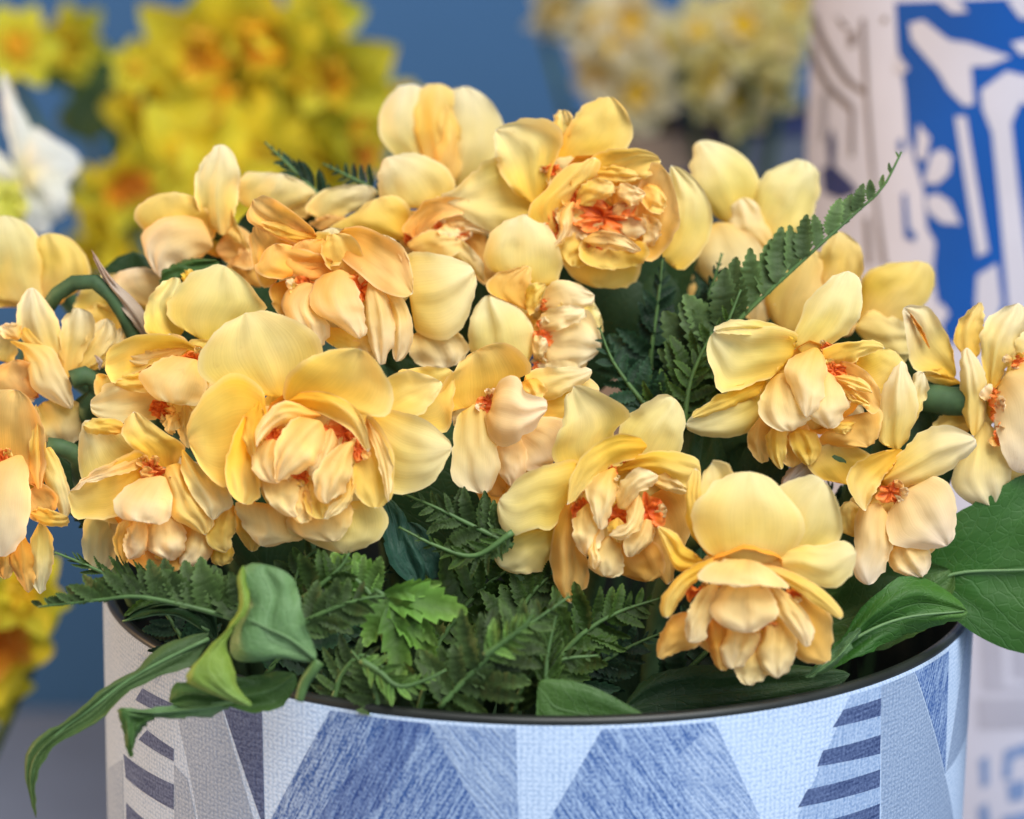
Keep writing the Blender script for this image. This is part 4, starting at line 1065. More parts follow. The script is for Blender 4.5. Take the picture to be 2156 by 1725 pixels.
for i, (x, y, w, h) in enumerate([(470, 640, 150, 190), (620, 560, 150, 170), (830, 640, 160, 200), (1010, 600, 150, 190), (1240, 640, 140, 200), (1340, 560, 130, 190), (1480, 680, 130, 220), (1640, 760, 160, 190), (1850, 820, 140, 190), (1960, 900, 90, 160), (280, 720, 130, 190), (180, 960, 90, 150), (560, 1040, 150, 200), (980, 1060, 170, 180), (1480, 1060, 160, 210)]):
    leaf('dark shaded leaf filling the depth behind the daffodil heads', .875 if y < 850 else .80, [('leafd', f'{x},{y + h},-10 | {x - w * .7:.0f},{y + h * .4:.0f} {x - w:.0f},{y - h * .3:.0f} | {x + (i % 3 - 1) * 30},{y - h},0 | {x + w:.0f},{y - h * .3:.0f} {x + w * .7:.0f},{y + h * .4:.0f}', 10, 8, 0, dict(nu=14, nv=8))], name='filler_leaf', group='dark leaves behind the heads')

# ------------------------------------------------------------------ fern fronds
def leaflet_mesh(tone, teeth, seed, width=.17, lobed=True):
    rd = random.Random(seed)
    n = 26
    V, Fc, UV, C = [], [], [], []
    cols = TONES[tone]
    for i in range(n + 1):
        u = i / n
        w = width * (math.sin(math.pi * min(1, u * .92 + .08)) ** .6) * (1 - .45 * u) + .004
        if u == 1: w = .002
        saw = ((u * teeth) % 1.0)
        dl = w * (.70 + .46 * saw) if lobed else w * (.86 + .2 * saw)
        y = u
        z0 = (-.16 + .09 * seed % .31) * u * u + .03 * math.sin(u * 7 + seed)
        for k, xx in enumerate((-dl, -dl * .5, 0, dl * .5, dl)):
            V.append((xx + .10 * math.sin(seed * 2.1) * u * u, y + abs(xx) * .35 * (1 if lobed else .5), z0 + abs(xx) * .35 + .02 * rd.uniform(-1, 1)))
            base = ramp3(cols, u)
            k2 = 1.0 + (.55 if abs(k - 2) == 2 else 0) - (.2 if k == 2 else 0)
            C.append(tuple(c * k2 for c in base))
            UV.append((k / 4, u))
    for i in range(n):
        for k in range(4):
            Fc.append((i * 5 + k, i * 5 + k + 1, (i + 1) * 5 + k + 1, (i + 1) * 5 + k))
    me = bpy.data.meshes.new('leaflet')
    me.from_pydata(V, [], Fc)
    uvl = me.uv_layers.new(name='UVMap')
    uvl.data.foreach_set('uv', [c for f in Fc for v in f for c in UV[v]])
    ca = me.color_attributes.new('Col', 'FLOAT_COLOR', 'POINT'); ca.data.foreach_set('color', [x for v in C for x in (*v, 1.0)])
    me.polygons.foreach_set('use_smooth', [True] * len(Fc)); me.update()
    me.materials.append(M_FERN)
    return me
TONES['fern'] = [(.030, .066, .010), (.034, .074, .011), (.038, .08, .012), (.065, .12, .022)]
TONES['ferng'] = [(.038, .072, .018), (.044, .082, .02), (.048, .086, .022), (.065, .115, .028)]
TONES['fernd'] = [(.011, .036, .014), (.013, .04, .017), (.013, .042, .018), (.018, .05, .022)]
TONES['fernr'] = [(.055, .095, .03), (.06, .105, .032), (.065, .11, .034), (.075, .125, .035)]
TONES['fernl'] = [(.075, .16, .03), (.09, .18, .035), (.10, .19, .035), (.12, .21, .05)]
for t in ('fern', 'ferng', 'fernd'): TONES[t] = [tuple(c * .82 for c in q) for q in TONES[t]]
LEAFLETS = {t: [leaflet_mesh(t, k, s, w) for k, s, w in ((7, 1, .17), (9, 2, .20), (8, 3, .15), (10, 4, .19), (6, 5, .16))] for t in ('fern', 'ferng', 'fernd', 'fernl', 'fernr')}

def frond(label, depth, path, plen, n, tone='fern', sides=(1, -1), ang=58, tilt=(0, 0, 1), wide=1.0, taper=.85, base=.55, group='fern fronds in the bucket', rr=.0010, droop=0.0, calm=1.0):
    depth = dz(depth)
    pts = [[float(c) for c in w.split(',')] for w in path.split()]
    mpp = depth / FPX
    P = [at(x, y, depth - (z if z else 0) * mpp) for x, y, z in pts]
    org = P[0].copy()
    root = thing('fern_frond', label, 'fern', org, group)
    link('rachis', tube([p - org for p in P], (rr, rr * .3), 6, 20, name='rachis'), M_RACHIS, root)
    C = catmull(P, 60)
    nv = (CR * tilt[0] + CU * tilt[1] + CB * tilt[2]).normalized()
    rd = random.Random(int(pts[0][0] * 7 + pts[0][1]))
    for i in range(n):
        s = .04 + .94 * i / (n - 1)
        k = min(int(s * 60), 59)
        T = (C[k + 1] - C[k]).normalized()
        p = C[k].lerp(C[k + 1], s * 60 - k)
        S = nv.cross(T).normalized()
        Nn = T.cross(S).normalized() * 1.0
        env = min(1, base + (1 - base) * s / .22) * max(.06, (1 - s)) ** taper
        for sg in sides:
            a = math.radians(ang * (1 - .35 * s) + rd.uniform(-13, 13) * calm)
            D = (T * math.cos(a) + S * sg * math.sin(a) + Nn * (rd.uniform(-.30, .30) * calm + droop)).normalized()
            X = D.cross(Nn).normalized()
            X = (Matrix.Rotation(rd.uniform(-.6, .6) * calm, 3, D) @ X).normalized(); Z = X.cross(D).normalized()
            ln = plen * mpp * env * rd.uniform(.78, 1.12)
            m = Matrix((X * ln * wide, D * ln, Z * ln)).transposed().to_4x4()
            m.translation = p - org
            o = bpy.data.objects.new('leaflet', rd.choice(LEAFLETS[tone]))
            COL.objects.link(o); o.parent = root
            o.matrix_local = m
    return root

TONES['bright'] = [(.05, .115, .016), (.065, .145, .02), (.075, .155, .022), (.12, .21, .04)]
LEAFLETS['bright'] = [leaflet_mesh('bright', k, s, w) for k, s, w in ((4, 11, .34), (5, 12, .38), (4, 13, .30))]
def sprig(label, depth, rows, tone, name='leaf_sprig', group=None, stalk=None):
    depth = dz(depth)
    org = at(rows[0][0], rows[0][1], depth)
    root = thing(name, label, 'leaf', org, group)
    mpp = depth / FPX
    rd = random.Random(int(rows[0][0]))
    for bx, by, tx, ty, wd, bz, tz, tw in rows:
        p, q = at(bx, by, depth - bz * mpp), at(tx, ty, depth - tz * mpp)
        D = q - p; ln = D.length; D.normalize()
        X = D.cross(CB).normalized(); X = Matrix.Rotation(tw, 3, D) @ X; Z = X.cross(D).normalized()
        m = Matrix((X * ln * wd, D * ln, Z * ln)).transposed().to_4x4(); m.translation = p - org
        o = bpy.data.objects.new('leaflet', rd.choice(LEAFLETS[tone])); COL.objects.link(o); o.parent = root; o.matrix_local = m
    if stalk:
        link('stalk', tube([at(x, y, depth - z * mpp) - org for x, y, z in stalk], (.0007, .0009), 6, 10), M_RACHIS, root)
    return root
sprig('bright light-green lobed leaf with toothed tips among the dark ferns', .700, [(808, 1252, 930, 1226, .55, 0, 10, .2), (810, 1256, 985, 1290, .75, 0, 15, -.3), (815, 1260, 930, 1350, .75, 5, 20, .2), (812, 1262, 768, 1362, .8, 5, 15, .1), (820, 1275, 858, 1440, .8, 8, 35, 0), (830, 1290, 922, 1398, .7, 8, 25, -.4), (806, 1255, 705, 1322, .5, -5, 0, .3)], 'bright', name='lobed_leaf', stalk=[(808, 1254, 0), (780, 1240, -20), (720, 1250, -60), (650, 1330, -90)])
sprig('fresh green three-lobed leaflet under the largest bloom', .704, [(790, 1240, 690, 1175, 1.0, 0, 5, .2), (795, 1245, 700, 1240, .9, 0, 5, -.3), (792, 1238, 745, 1165, .9, -5, 0, .2)], 'bright', name='lobed_leaf', stalk=[(792, 1242, 0), (800, 1300, -60), (820, 1400, -120)])

frond('tall green fern frond rising to a fine tip in front of the printed tin', .79, '1440,850,-30 1500,745,-10 1558,672,0 1703,537,10 1803,447,10 1858,396,8 1898,320,5', 180, 19, 'fernr', sides=(1,), ang=58, wide=1.55, base=.8, taper=.8, calm=.6)
frond('lower leaflets of a fern stub crowding the foot of the tall frond', .782, '1390,880,-20 1450,790,0 1520,700,10 1560,610,10', 120, 10, 'fern', ang=65, wide=1.2)
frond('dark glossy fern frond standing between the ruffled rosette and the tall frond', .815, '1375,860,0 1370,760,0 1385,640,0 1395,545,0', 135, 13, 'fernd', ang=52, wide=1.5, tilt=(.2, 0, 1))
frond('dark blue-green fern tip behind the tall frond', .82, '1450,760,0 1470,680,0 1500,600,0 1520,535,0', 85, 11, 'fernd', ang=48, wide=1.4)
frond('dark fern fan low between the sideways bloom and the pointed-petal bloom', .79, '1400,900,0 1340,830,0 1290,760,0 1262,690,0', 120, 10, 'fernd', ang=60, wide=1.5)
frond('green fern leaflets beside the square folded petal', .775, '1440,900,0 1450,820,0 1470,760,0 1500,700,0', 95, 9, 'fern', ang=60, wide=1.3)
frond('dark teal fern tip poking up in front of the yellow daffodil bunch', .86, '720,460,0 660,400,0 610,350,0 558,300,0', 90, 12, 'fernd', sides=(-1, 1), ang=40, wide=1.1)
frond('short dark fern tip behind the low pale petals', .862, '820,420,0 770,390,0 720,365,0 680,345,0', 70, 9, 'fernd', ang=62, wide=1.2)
frond('feathery fern frond reaching out past the bucket side beneath the twisted daffodil', .705, '560,1325,-30 440,1288,0 300,1257,5 220,1262,5 150,1270,0 80,1278,-5', 135, 20, 'ferng', sides=(-1,), ang=50, wide=1.7, base=.85, taper=.55, calm=.5)
frond('thin spiky fern leaflets fanning toward the blue wall', .725, '400,1262,-10 320,1240,0 240,1215,0 170,1185,0 115,1163,0', 120, 12, 'fern', sides=(1, -1), ang=36, wide=.7)
frond('grey-green fern half in shadow right below the largest bloom', .725, '1080,1150,0 1000,1110,0 920,1070,0 850,1040,-10', 120, 12, 'ferng', ang=62, wide=1.35)
frond('thin fern frond crossing beneath the largest bloom', .715, '1080,1120,0 1000,1170,0 920,1150,0 840,1110,0', 75, 11, 'fern', ang=50, wide=1.0)
frond('pale green serrated fern sprig beside the draped netted leaf', .695, '610,1330,-10 680,1290,0 760,1262,5 810,1255,5', 130, 8, 'ferng', ang=50, wide=1.4)
frond('small green fern sprig under the largest bloom', .70, '640,1260,-10 690,1220,0 720,1190,0 735,1165,0', 100, 7, 'fern', ang=55, wide=1.5)
frond('leafy green fern tuft beneath the bell of petals of the largest bloom', .702, '790,1265,0 760,1230,0 720,1200,0 690,1185,0', 100, 7, 'fernl', ang=60, wide=1.5)
frond('wide grey-green fern frond rising from the middle of the front rim', .690, '925,1490,-10 1000,1410,0 1080,1340,5 1150,1290,0 1200,1255,-10', 170, 15, 'ferng', ang=64, wide=1.25)
frond('curled light fern tip over the wide grey-green frond', .682, '1020,1380,0 1075,1340,10 1110,1310,15 1122,1283,15', 80, 9, 'fernl', ang=60, wide=1.1)
frond('spiky fern cluster near the middle of the rim', .695, '1150,1470,0 1150,1400,0 1160,1340,0 1172,1290,0', 100, 14, 'fern', ang=35, wide=.7)
frond('dark fern rosette low against the front liner', .692, '800,1510,0 790,1460,0 770,1410,0 740,1370,0', 95, 9, 'ferng', ang=55, wide=1.6)
frond('olive fern arching from the stem node beside the rim', .698, '700,1480,0 720,1420,0 760,1380,0 800,1400,10 830,1440,15', 100, 11, 'ferng', ang=60, wide=1.2)
frond('bright toothed fern tip under the lobed leaf', .688, '760,1390,0 800,1415,8 840,1445,12 900,1430,12 940,1410,8', 70, 12, 'fernl', ang=55, wide=1.1)
frond('dark fern frond under the pointed hanging petal', .712, '1150,1420,-10 1220,1340,0 1300,1290,0 1390,1260,0', 160, 13, 'fern', ang=60, wide=1.3)
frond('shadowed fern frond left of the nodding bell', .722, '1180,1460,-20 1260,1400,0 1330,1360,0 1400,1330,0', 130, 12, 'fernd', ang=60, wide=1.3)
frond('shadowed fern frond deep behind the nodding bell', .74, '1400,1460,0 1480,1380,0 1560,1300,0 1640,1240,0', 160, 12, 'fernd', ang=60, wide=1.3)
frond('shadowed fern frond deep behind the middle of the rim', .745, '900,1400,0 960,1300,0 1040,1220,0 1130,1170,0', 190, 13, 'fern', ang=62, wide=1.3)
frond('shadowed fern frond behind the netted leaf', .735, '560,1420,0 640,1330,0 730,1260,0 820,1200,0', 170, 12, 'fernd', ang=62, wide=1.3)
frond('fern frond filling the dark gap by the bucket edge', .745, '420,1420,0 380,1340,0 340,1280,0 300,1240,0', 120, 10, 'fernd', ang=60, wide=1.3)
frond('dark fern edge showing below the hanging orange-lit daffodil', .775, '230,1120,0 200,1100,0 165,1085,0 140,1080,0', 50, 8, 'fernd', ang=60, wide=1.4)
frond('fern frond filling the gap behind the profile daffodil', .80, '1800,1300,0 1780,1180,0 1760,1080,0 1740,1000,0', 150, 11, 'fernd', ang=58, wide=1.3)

frond('fern frond leaning over the middle of the rim beside the lobed leaf', .694, '880,1500,-20 900,1440,0 950,1390,10 1010,1370,15', 95, 10, 'fern', ang=58, wide=1.5, droop=-.15)
frond('olive fern tuft between the spiky cluster and the streaked leaf', .70, '1080,1500,-10 1110,1430,0 1180,1390,5 1260,1380,0', 100, 11, 'ferng', ang=62, wide=1.5, droop=.1)
frond('shadowed olive fern under the long pointed petal', .735, '1060,1380,0 1100,1280,0 1150,1220,0 1220,1190,0', 130, 11, 'fern', ang=60, wide=1.6)
frond('dark fern spray under the largest bloom near the netted leaf', .725, '640,1330,0 620,1240,0 640,1180,0 690,1140,0', 110, 10, 'fern', ang=60, wide=1.6)

# unseen depth of the arrangement: dark stems and leaf blades packed in the liner
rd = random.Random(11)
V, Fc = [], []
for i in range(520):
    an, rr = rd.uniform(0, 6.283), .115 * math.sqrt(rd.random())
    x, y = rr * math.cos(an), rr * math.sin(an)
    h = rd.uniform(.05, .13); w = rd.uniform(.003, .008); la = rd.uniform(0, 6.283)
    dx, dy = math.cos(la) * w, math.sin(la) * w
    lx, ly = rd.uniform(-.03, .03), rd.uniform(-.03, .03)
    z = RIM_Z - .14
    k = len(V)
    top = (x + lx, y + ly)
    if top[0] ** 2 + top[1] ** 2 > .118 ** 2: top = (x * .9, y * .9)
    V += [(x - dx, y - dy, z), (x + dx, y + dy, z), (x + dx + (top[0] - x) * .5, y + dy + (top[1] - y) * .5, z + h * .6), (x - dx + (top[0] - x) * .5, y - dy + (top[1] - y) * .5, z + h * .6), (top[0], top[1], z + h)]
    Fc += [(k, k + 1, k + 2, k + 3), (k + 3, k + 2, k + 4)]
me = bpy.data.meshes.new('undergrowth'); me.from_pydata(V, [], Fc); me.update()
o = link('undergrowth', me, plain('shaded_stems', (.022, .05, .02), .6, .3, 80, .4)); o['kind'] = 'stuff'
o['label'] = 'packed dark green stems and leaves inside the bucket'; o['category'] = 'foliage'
# ------------------------------------------------------------------ flowers behind
def local_petal(tone, length, width, az, lift, curl, seed, twist=0.0, r0=.06, shape=.62):
    """petal leaving the flower centre (local +Z is the way the flower looks)"""
    nu, nv = 12, 8
    grid, uvs, cols = [], [], []
    e = Vector((math.cos(az), math.sin(az), 0)); s = Vector((-math.sin(az), math.cos(az), 0)); zz = Vector((0, 0, 1))
    for i in range(nu + 1):
        u = i / nu
        el = lift + curl * u
        p = e * (r0 + length * u * math.cos(lift + curl * u * .5)) + zz * (length * u * math.sin(lift + curl * u * .5))
        nrm = zz * math.cos(el) - e * math.sin(el)
        w = width * (math.sin(math.pi * u ** shape) ** .75 if 0 < u < 1 else 0) 
        g, uu, cc = [], [], []
        for j in range(nv + 1):
            v = 2 * j / nv - 1
            n1 = noise.noise(Vector((u * 2 + seed, v * 1.6, seed)))
            g.append(p + (s * math.cos(twist * u) + nrm * math.sin(twist * u)) * (v * w) + nrm * (.10 * length * v * v * math.sin(math.pi * u) + .05 * length * n1))
            uu.append((v * .5 + .5, u)); cc.append(ramp3(TONES[tone], min(max(u + .1 * n1, 0), 1)))
        grid.append(g); uvs.append(uu); cols.append(cc)
    return sheet(grid, uvs, cols)

def flower_kind(outer, inner, n_in, corona_tone, seed):
    rd = random.Random(seed)
    L = []
    for k in range(6):
        L.append(('petal', local_petal(outer, 1.0, .40, k * math.pi / 3 + rd.uniform(-.12, .12), (.05 if k % 2 else .16) + rd.uniform(-.1, .15), rd.uniform(-.5, .25), rd.uniform(0, 99), rd.uniform(-.3, .3)), M_PETAL))
    for k in range(n_in):
        L.append(('petal', local_petal(inner, rd.uniform(.45, .7), .24, k * 2 * math.pi / n_in + rd.uniform(-.3, .3), rd.uniform(.5, .95), rd.uniform(-.3, .5), rd.uniform(0, 99), rd.uniform(-.5, .5)), M_PETAL))
    L.append(('corona', crinkle(Vector((0, 0, .18)), Vector((0, .001, 1)), .34, .34, rd.uniform(0, 99), tone=corona_tone), M_CORONA))
    for _, me, mat in L: me.materials.append(mat)
    return L
LEMON = [flower_kind('lemon', inn, 5, ct, s) for s, inn, ct in ((1, 'amber', ((.62, .16, .005), (.78, .26, .01), (.85, .42, .02))), (2, 'lemon', ((.62, .26, .005), (.72, .36, .01), (.78, .46, .02))), (3, 'lemon', ((.62, .42, .005), (.72, .46, .01), (.75, .5, .02))))]
TONES['butter'] = [(.64, .50, .06), (.70, .60, .16), (.74, .66, .28), (.74, .68, .34)]
BUTTER = [flower_kind('butter', 'ivory', 9, ((.66, .42, .01), (.72, .50, .02), (.76, .58, .05)), s) for s in (6, 7)]
IVORY = [flower_kind('ivory', 'ivory', 9, ((.70, .42, .02), (.76, .50, .03), (.80, .60, .10)), s) for s in (4, 5)]

def place(kind, label, group, px, py, depth, rpx, yaw, pitch, roll, name='daffodil', foot=None):
    mpp = depth / FPX
    c = at(px, py, depth)
    base = Vector(foot) if foot is not None else Vector((c.x, c.y + .01, c.z - .12))
    root = thing(name, label, 'flower', c, group)
    n = (CB * math.cos(pitch) * math.cos(yaw) + CR * math.sin(yaw) * math.cos(pitch) + CU * math.sin(pitch)).normalized()
    q = n.to_track_quat('Z', 'Y').to_matrix() @ Matrix.Rotation(roll, 3, 'Z')
    m = (q * (rpx * mpp)).to_4x4()
    for nm, me, _ in kind:
        o = bpy.data.objects.new(nm, me); COL.objects.link(o); o.parent = root; o.matrix_local = m
    a = -n * .004; b = -n * .018
    link('stem', tube([a, b, b + Vector((0, .006, -.012)), (base - c) * .5 + Vector((0, .008, 0)), base - c], (.0024, .0022), 6, 10), M_STEM, root)
    return root

rd = random.Random(5)
YD = 1.36
foot_y = at(600, 900, 1.39)
LBL = 'bright yellow daffodil in the out-of-focus bunch before the blue wall'
for px, py, r in [(35, 100, 100), (140, 85, 92), (430, 110, 150), (560, 80, 150), (660, 50, 130), (690, 150, 140), (490, 210, 150), (620, 220, 150), (745, 255, 120), (330, 240, 120), (400, 330, 140), (545, 340, 140), (680, 340, 130), (265, 380, 110), (240, 470, 100), (380, 460, 120), (265, 560, 80), (290, 140, 70), (360, 290, 110), (470, 400, 120), (610, 290, 120), (740, 190, 110), (330, 360, 110), (220, 420, 90), (600, 130, 120), (480, 40, 110), (190, 540, 70), (760, 320, 90)]:
    place(rd.choice(LEMON[:1] + LEMON[1:] * 6), LBL, 'yellow daffodils in the bunch behind', px, py, YD + rd.uniform(-.08, .07), r * rd.uniform(.85, 1.15), rd.uniform(-.8, .8), rd.uniform(-.7, .4), rd.uniform(0, 6.28), foot=(foot_y.x + rd.uniform(-.03, .03), foot_y.y + rd.uniform(-.03, .03), .17))
for px, py in ((850, 165), (965, 195)):
    place(LEMON[1], 'single yellow petal tips peeking above the pale closed-looking daffodil', 'yellow tips above the closed daffodil', px, py + 40, 1.33, 62, .2, .9, .5 + px, foot=(foot_y.x + .02, foot_y.y, .17))
place(LEMON[0], 'blurred yellow and orange daffodil low beside the bucket in front of the blue wall', None, -5, 1345, .985, 140, .45, -.35, .6, foot=(at(-300, 1600, 1.02).x, at(-300, 1600, 1.02).y, .12))
place(LEMON[2], 'blurred yellow daffodil head below the orange frilled one beside the bucket', None, -25, 1440, 1.0, 95, .2, -.5, 2.0, foot=(at(-300, 1600, 1.02).x, at(-300, 1600, 1.02).y, .12))
place(LEMON[2], 'dim yellow daffodil right under the hanging orange-lit double daffodil', None, 60, 1250, .975, 100, -.2, .1, 1.0, foot=(at(-300, 1600, 1.02).x, at(-300, 1600, 1.02).y, .12))

WD = 1.50
foot_w = at(1400, 330, 1.52); foot_w.z = .30
for px, py, r in [(1165, 15, 75), (1250, 60, 80), (1300, 110, 82), (1330, 40, 78), (1275, 165, 75), (1340, 195, 80), (1385, 105, 72), (1480, 70, 82), (1490, 160, 78), (1570, 60, 85), (1570, 150, 85), (1640, 90, 75), (1545, 215, 75), (1620, 190, 70), (1660, 20, 70)]:
    place(rd.choice(IVORY if px < 1440 else BUTTER), 'small cream daffodil with yellow heart in the out-of-focus bunch beside the tin' if px >= 1440 else 'small whitish daffodil with yellow heart in the out-of-focus bunch before the blue wall', 'cream daffodils beside the tin' if px >= 1440 else 'whitish daffodils before the wall', px, py, WD + rd.uniform(-.04, .05), r * rd.uniform(1.0, 1.35), rd.uniform(-.8, .8), rd.uniform(-.7, .3), rd.uniform(0, 6.28), foot=(at(1345 if px < 1450 else 1575, 300, 1.53).x + rd.uniform(-.015, .015), at(1450, 300, 1.54).y, .28))

# white flower at the side
wd = 1.02
org = at(60, 330, wd)
wf = thing('white_daffodil', 'single white daffodil with pointed twisted petals before the yellow bunch', 'flower', org)
for spec in ['40,380,0 | 20,300 5,230 | 5,150,0 | 40,220 70,290', '50,370,5 | 60,270 110,290 | 168,335,0 | 130,400 90,410', '40,380,0 | 80,400 110,440 | 95,495,0 | 50,480 20,420',
             '50,380,-5 | 20,340 -40,300 | -80,340,0 | -40,400 10,400', '40,390,8 | 10,420 -10,470 | 10,520,0 | 50,470', '60,370,12 | 80,340 120,350 | 150,420,10 | 110,470 70,420']:
    link('petal', patch(spec, 'white', 14, -14, 0, wd, org, ruf=5, nu=14, nv=10), M_PETAL, wf)
link('corona', crinkle(at(20, 430, wd - .005) - org, CB, .008, .010, 4.0, tone=((.50, .50, .05), (.62, .62, .10), (.75, .75, .3))), M_CORONA, wf)
link('stem', tube([at(40, 385, wd + .004) - org, at(60, 430, wd + .03) - org, at(40, 800, wd + .05) - org, at(-120, 1500, wd + .06) - org], (.003, .0025)), M_STEM, wf)
for i, (spec, lab) in enumerate([('260,120,0 | 160,190 120,260 | 190,300,0 | 270,240 290,170', 'dark green leaf behind the white daffodil in the yellow bunch'), ('330,120,0 | 240,100 130,130 | 60,160,0 | 150,190 260,180', 'olive green leaf under the top yellow daffodils'),
                                 ('230,560,0 | 180,520 180,440 | 230,420,0 | 260,480', 'dark leaf between the white daffodil and the yellow bunch'), ('700,420,0 | 560,250 420,180 | 250,330,0 | 320,470 520,500', 'deep shaded leaf behind the yellow bunch'), ('300,420,0 | 230,330 250,230 | 330,200,0 | 380,300', 'green leaf showing between the yellow daffodils'), ('620,150,0 | 560,120 540,60 | 600,10,0 | 660,80', 'green leaf at the top of the yellow bunch')]):
    leaf(lab, 1.42 - (.08 if i > 3 else 0) + .02 * i, [('leafd' if i not in (1, 4, 5) else 'leaf', spec, 10, 8, 0, dict(nu=14, nv=8))], name='background_leaf', group='leaves behind the bunch')
for i, (px, py) in enumerate([(1500, 110), (1620, 140), (1390, 160)]):
    leaf(['grey-green leaf among the cream daffodils', 'olive leaf in the cream daffodil bunch next to the tin', 'dull green leaf low in the cream daffodil bunch'][i], 1.57, [('leafd', f'{px},{py + 110},0 | {px - 60},{py} | {px},{py - 90},0 | {px + 60},{py}', 8, 8, 0, dict(nu=12, nv=8))], name='background_leaf', group='leaves behind the bunch')

# ------------------------------------------------------------------ containers behind
M_TINWHITE = plain('tin_white', (.43, .46, .58), .6, .25, 30, .08)
M_TINBLUE = plain('tin_blue_print', (.003, .070, .34), .7, .15, 25, .12)
M_TINLINE = plain('tin_line_print', (.16, .14, .15), .5, .3, 40, .3)
M_TINGREY = plain('tin_grey_print', (.30, .32, .42), .5, .3, 40, .15)
M_TINNAVY = plain('tin_navy_print', (.02, .03, .13), .5, .3, 40, .2)
TD, TR = 1.10, .115
tc = at(1690 + TR / TD * FPX, 600, TD); TC = Vector((tc.x, tc.y, 0))
tin = thing('printed_tin', 'tall white tin printed with a bold blue panel, white plant shapes and thin line art', 'tin', TC)
TZ = .64
link('side', shell([(TR - .002, .001), (TR, .004), (TR, .2), (TR, .4), (TR, TZ), (TR - .0015, TZ + .002), (TR - .003, TZ), (TR - .003, .02), (.001, .02)], 128, TR), M_TINWHITE, tin)
link('rim', shell([(TR + .0005, TZ - .004), (TR + .003, TZ - .001), (TR + .003, TZ + .002), (TR, TZ + .0045), (TR - .004, TZ + .002)], 96), M_TINGREY, tin)
MT = [M_TINBLUE, M_TINWHITE, M_TINLINE, M_TINGREY, M_TINNAVY, plain('tin_soft_blue_print', (.15, .24, .46), .7, .15, 25, .2), plain('tin_soft_grey_print', (.34, .36, .46), .7, .15, 25, .15)]
def PT(s): return [hit(*[float(c) for c in w.split(',')], TC, TR) for w in s.split()]
blue = [(0, '1885,5 2400,-20 2420,760 1990,720 1968,600 1965,560 1970,510 1952,480 1945,400 1930,350 1912,290 1905,190 1890,100')]
shapes = [
 (1, '1915,50 1945,42 2000,85 2040,90 2130,120 2085,138 2045,140 2052,220 2030,222 1998,190 1975,150 1920,85'),
 (1, '1975,0 2010,-10 2040,25 2005,28'),
 (1, '2012,245 2035,245 2082,530 2058,540'),
 (1, '1945,385 1962,325 1985,313 2005,330 2000,365 1975,388'), (1, '1950,415 1975,408 2002,425 2024,472 1985,470 1955,445'),
 (1, '2066,190 2120,150 2200,170 2300,150 2320,220 2200,230 2150,215 2130,260 2145,400 2160,520 2180,640 2210,760 2130,760 2120,600 2105,430 2090,280 2070,230'),
 (1, '2058,580 2100,555 2110,640 2090,700 2070,690 2055,640'), (1, '2120,0 2170,-10 2200,30 2150,40'), (1, '2130,90 2180,80 2190,110 2150,115'),
 (1, '1890,110 1915,145 1905,155 1885,145'), (1, '1965,640 1985,640 2000,660 1975,700 1960,690'), (1, '1935,260 1960,290 1950,340 1930,330'),
]
lines = [
 (2, '1702,25 1720,30 1755,110 1790,165 1822,190 1818,200 1780,175 1745,120'), (2, '1705,95 1715,95 1745,170 1790,215 1800,230 1798,330 1790,330 1790,235 1740,185'),
 (2, '1812,40 1822,40 1830,200 1845,400 1868,560 1856,560 1838,400 1822,220'), (2, '1760,30 1775,45 1790,60 1775,62'), (2, '1785,70 1805,65 1800,100 1788,100'),
 (2, '1820,460 1830,455 1838,560 1826,560'), (3, '1728,200 1745,190 1740,290 1725,300'), (4, '1742,300 1752,268 1760,300 1758,350 1790,380 1810,405 1770,420 1735,405 1730,355 1746,350'),
 (0, '1890,300 1900,290 1905,310 1895,325'), (0, '1900,410 1908,405 1915,480 1930,495 1925,510 1905,500'), (2, '1858,35 1868,35 1868,48 1858,48'), (2, '1870,560 1880,560 1885,640 1876,640'),
 (6, '2060,1310 2200,1300 2200,1450 2070,1455'), (6, '2056,1470 2200,1465 2200,1530 2060,1535'), (1, '2110,1340 2128,1338 2130,1430 2160,1432 2160,1445 2115,1445'),
 (5, '2115,1580 2160,1565 2200,1570 2200,1590 2150,1590 2130,1600 2128,1640 2110,1640'), (5, '2120,1650 2160,1640 2160,1680 2125,1690'), (5, '2062,1600 2080,1590 2082,1650 2066,1660'), (5, '2060,1700 2078,1690 2090,1760 2062,1760'), (5, '2110,1720 2200,1700 2200,1760 2110,1760'),
]
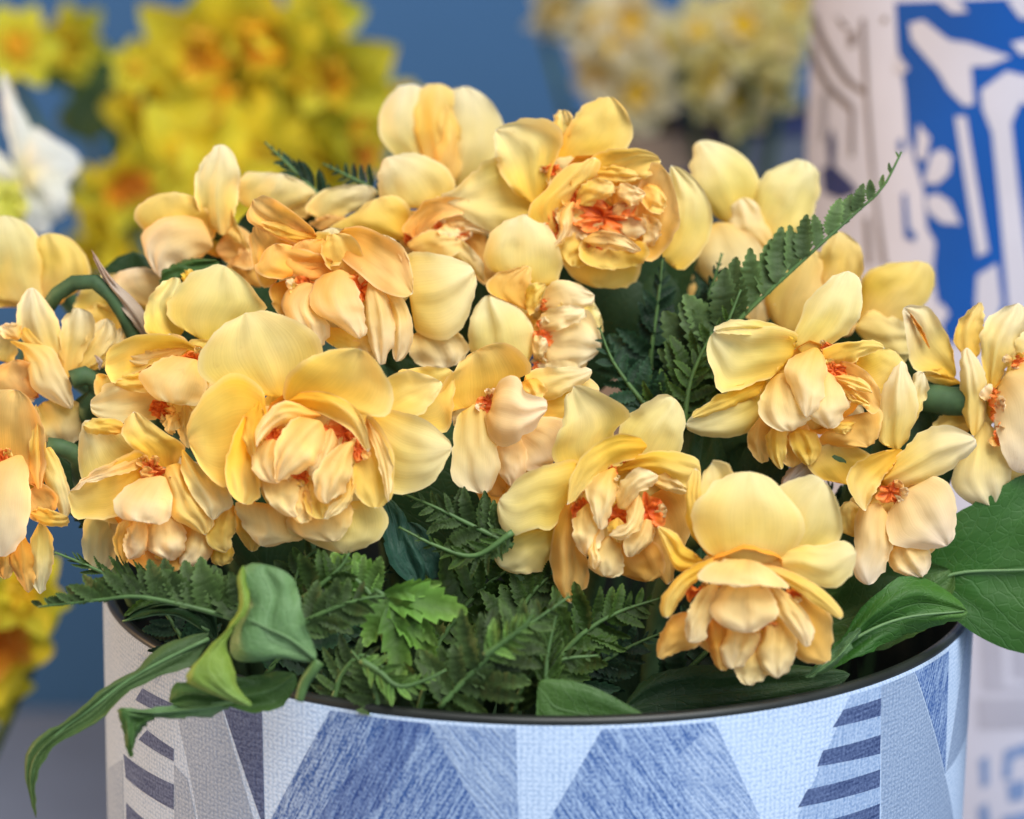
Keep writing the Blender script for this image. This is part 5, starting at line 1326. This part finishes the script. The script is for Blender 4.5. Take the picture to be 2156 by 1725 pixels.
for k, (grp, off) in enumerate(((blue, .00015), (lines, .00025), (shapes, .0004))):
    for i, (m, q) in enumerate(grp):
        link('print_patch', wrap_polys([(m, PT(q))], TC - TC, TR, off * (1 + .012 * i), 'print_patch', MT), None, tin)

M_TAN = plain('vase_tan', (.36, .26, .19), .6, .3, 20, .2)
def pot(name, label, c, prof, mat, mat2, band):
    root = thing(name, label, 'pot', c)
    link('body', shell(prof, 72), mat, root)
    if band:
        link('band', shell(band, 72), mat2, root)
    link('inside', shell([(prof[-1][0] - .003, prof[-1][1]), (prof[-1][0] - .004, prof[-1][1] - .02), (.001, prof[-1][1] - .02)], 48), M_LINER, root)
    return root
c = at(1345, 262, 1.53); zt = c.z; c = Vector((c.x, c.y, 0))
pot('vase', 'tan and navy vase holding the cream daffodils', c, [(.03, 0), (.04, .004), (.042, .2), (.042, zt - .004), (.044, zt)], M_TAN, M_TINNAVY, [(.0425, zt - .06), (.0432, zt - .058), (.0432, zt - .025), (.0425, zt - .023)])
c = at(1575, 225, 1.55); zt = c.z; c = Vector((c.x, c.y, 0))
pot('grey_vase', 'grey-blue vase under the cream daffodils next to the tin', c, [(.03, 0), (.036, .004), (.040, .2), (.040, zt - .004), (.042, zt)], plain('vase_grey', (.16, .19, .26), .6, .3, 20, .2), M_TINNAVY, [(.0405, zt - .012), (.0425, zt - .010), (.0425, zt - .004), (.0405, zt - .002)])
c = at(600, 700, 1.39); c = Vector((c.x, c.y, 0))
pot('tin_pail', 'plain grey pail hidden behind the bucket holding the yellow daffodils', c, [(.05, 0), (.055, .004), (.065, .24), (.067, .243)], M_TINGREY, M_TINBLUE, [(.0665, .22), (.069, .222), (.069, .235), (.0665, .237)])
c = at(-260, 1500, 1.03); c = Vector((c.x, c.y, 0))
pot('grey_pail', 'grey-mauve pail under the low yellow daffodils beside the bucket', c, [(.05, 0), (.053, .004), (.056, .18), (.058, .183)], plain('pail_mauve', (.15, .14, .20), .6, .3, 20, .2), M_TINGREY, [(.0572, .16), (.0595, .162), (.0595, .175), (.0572, .177)])
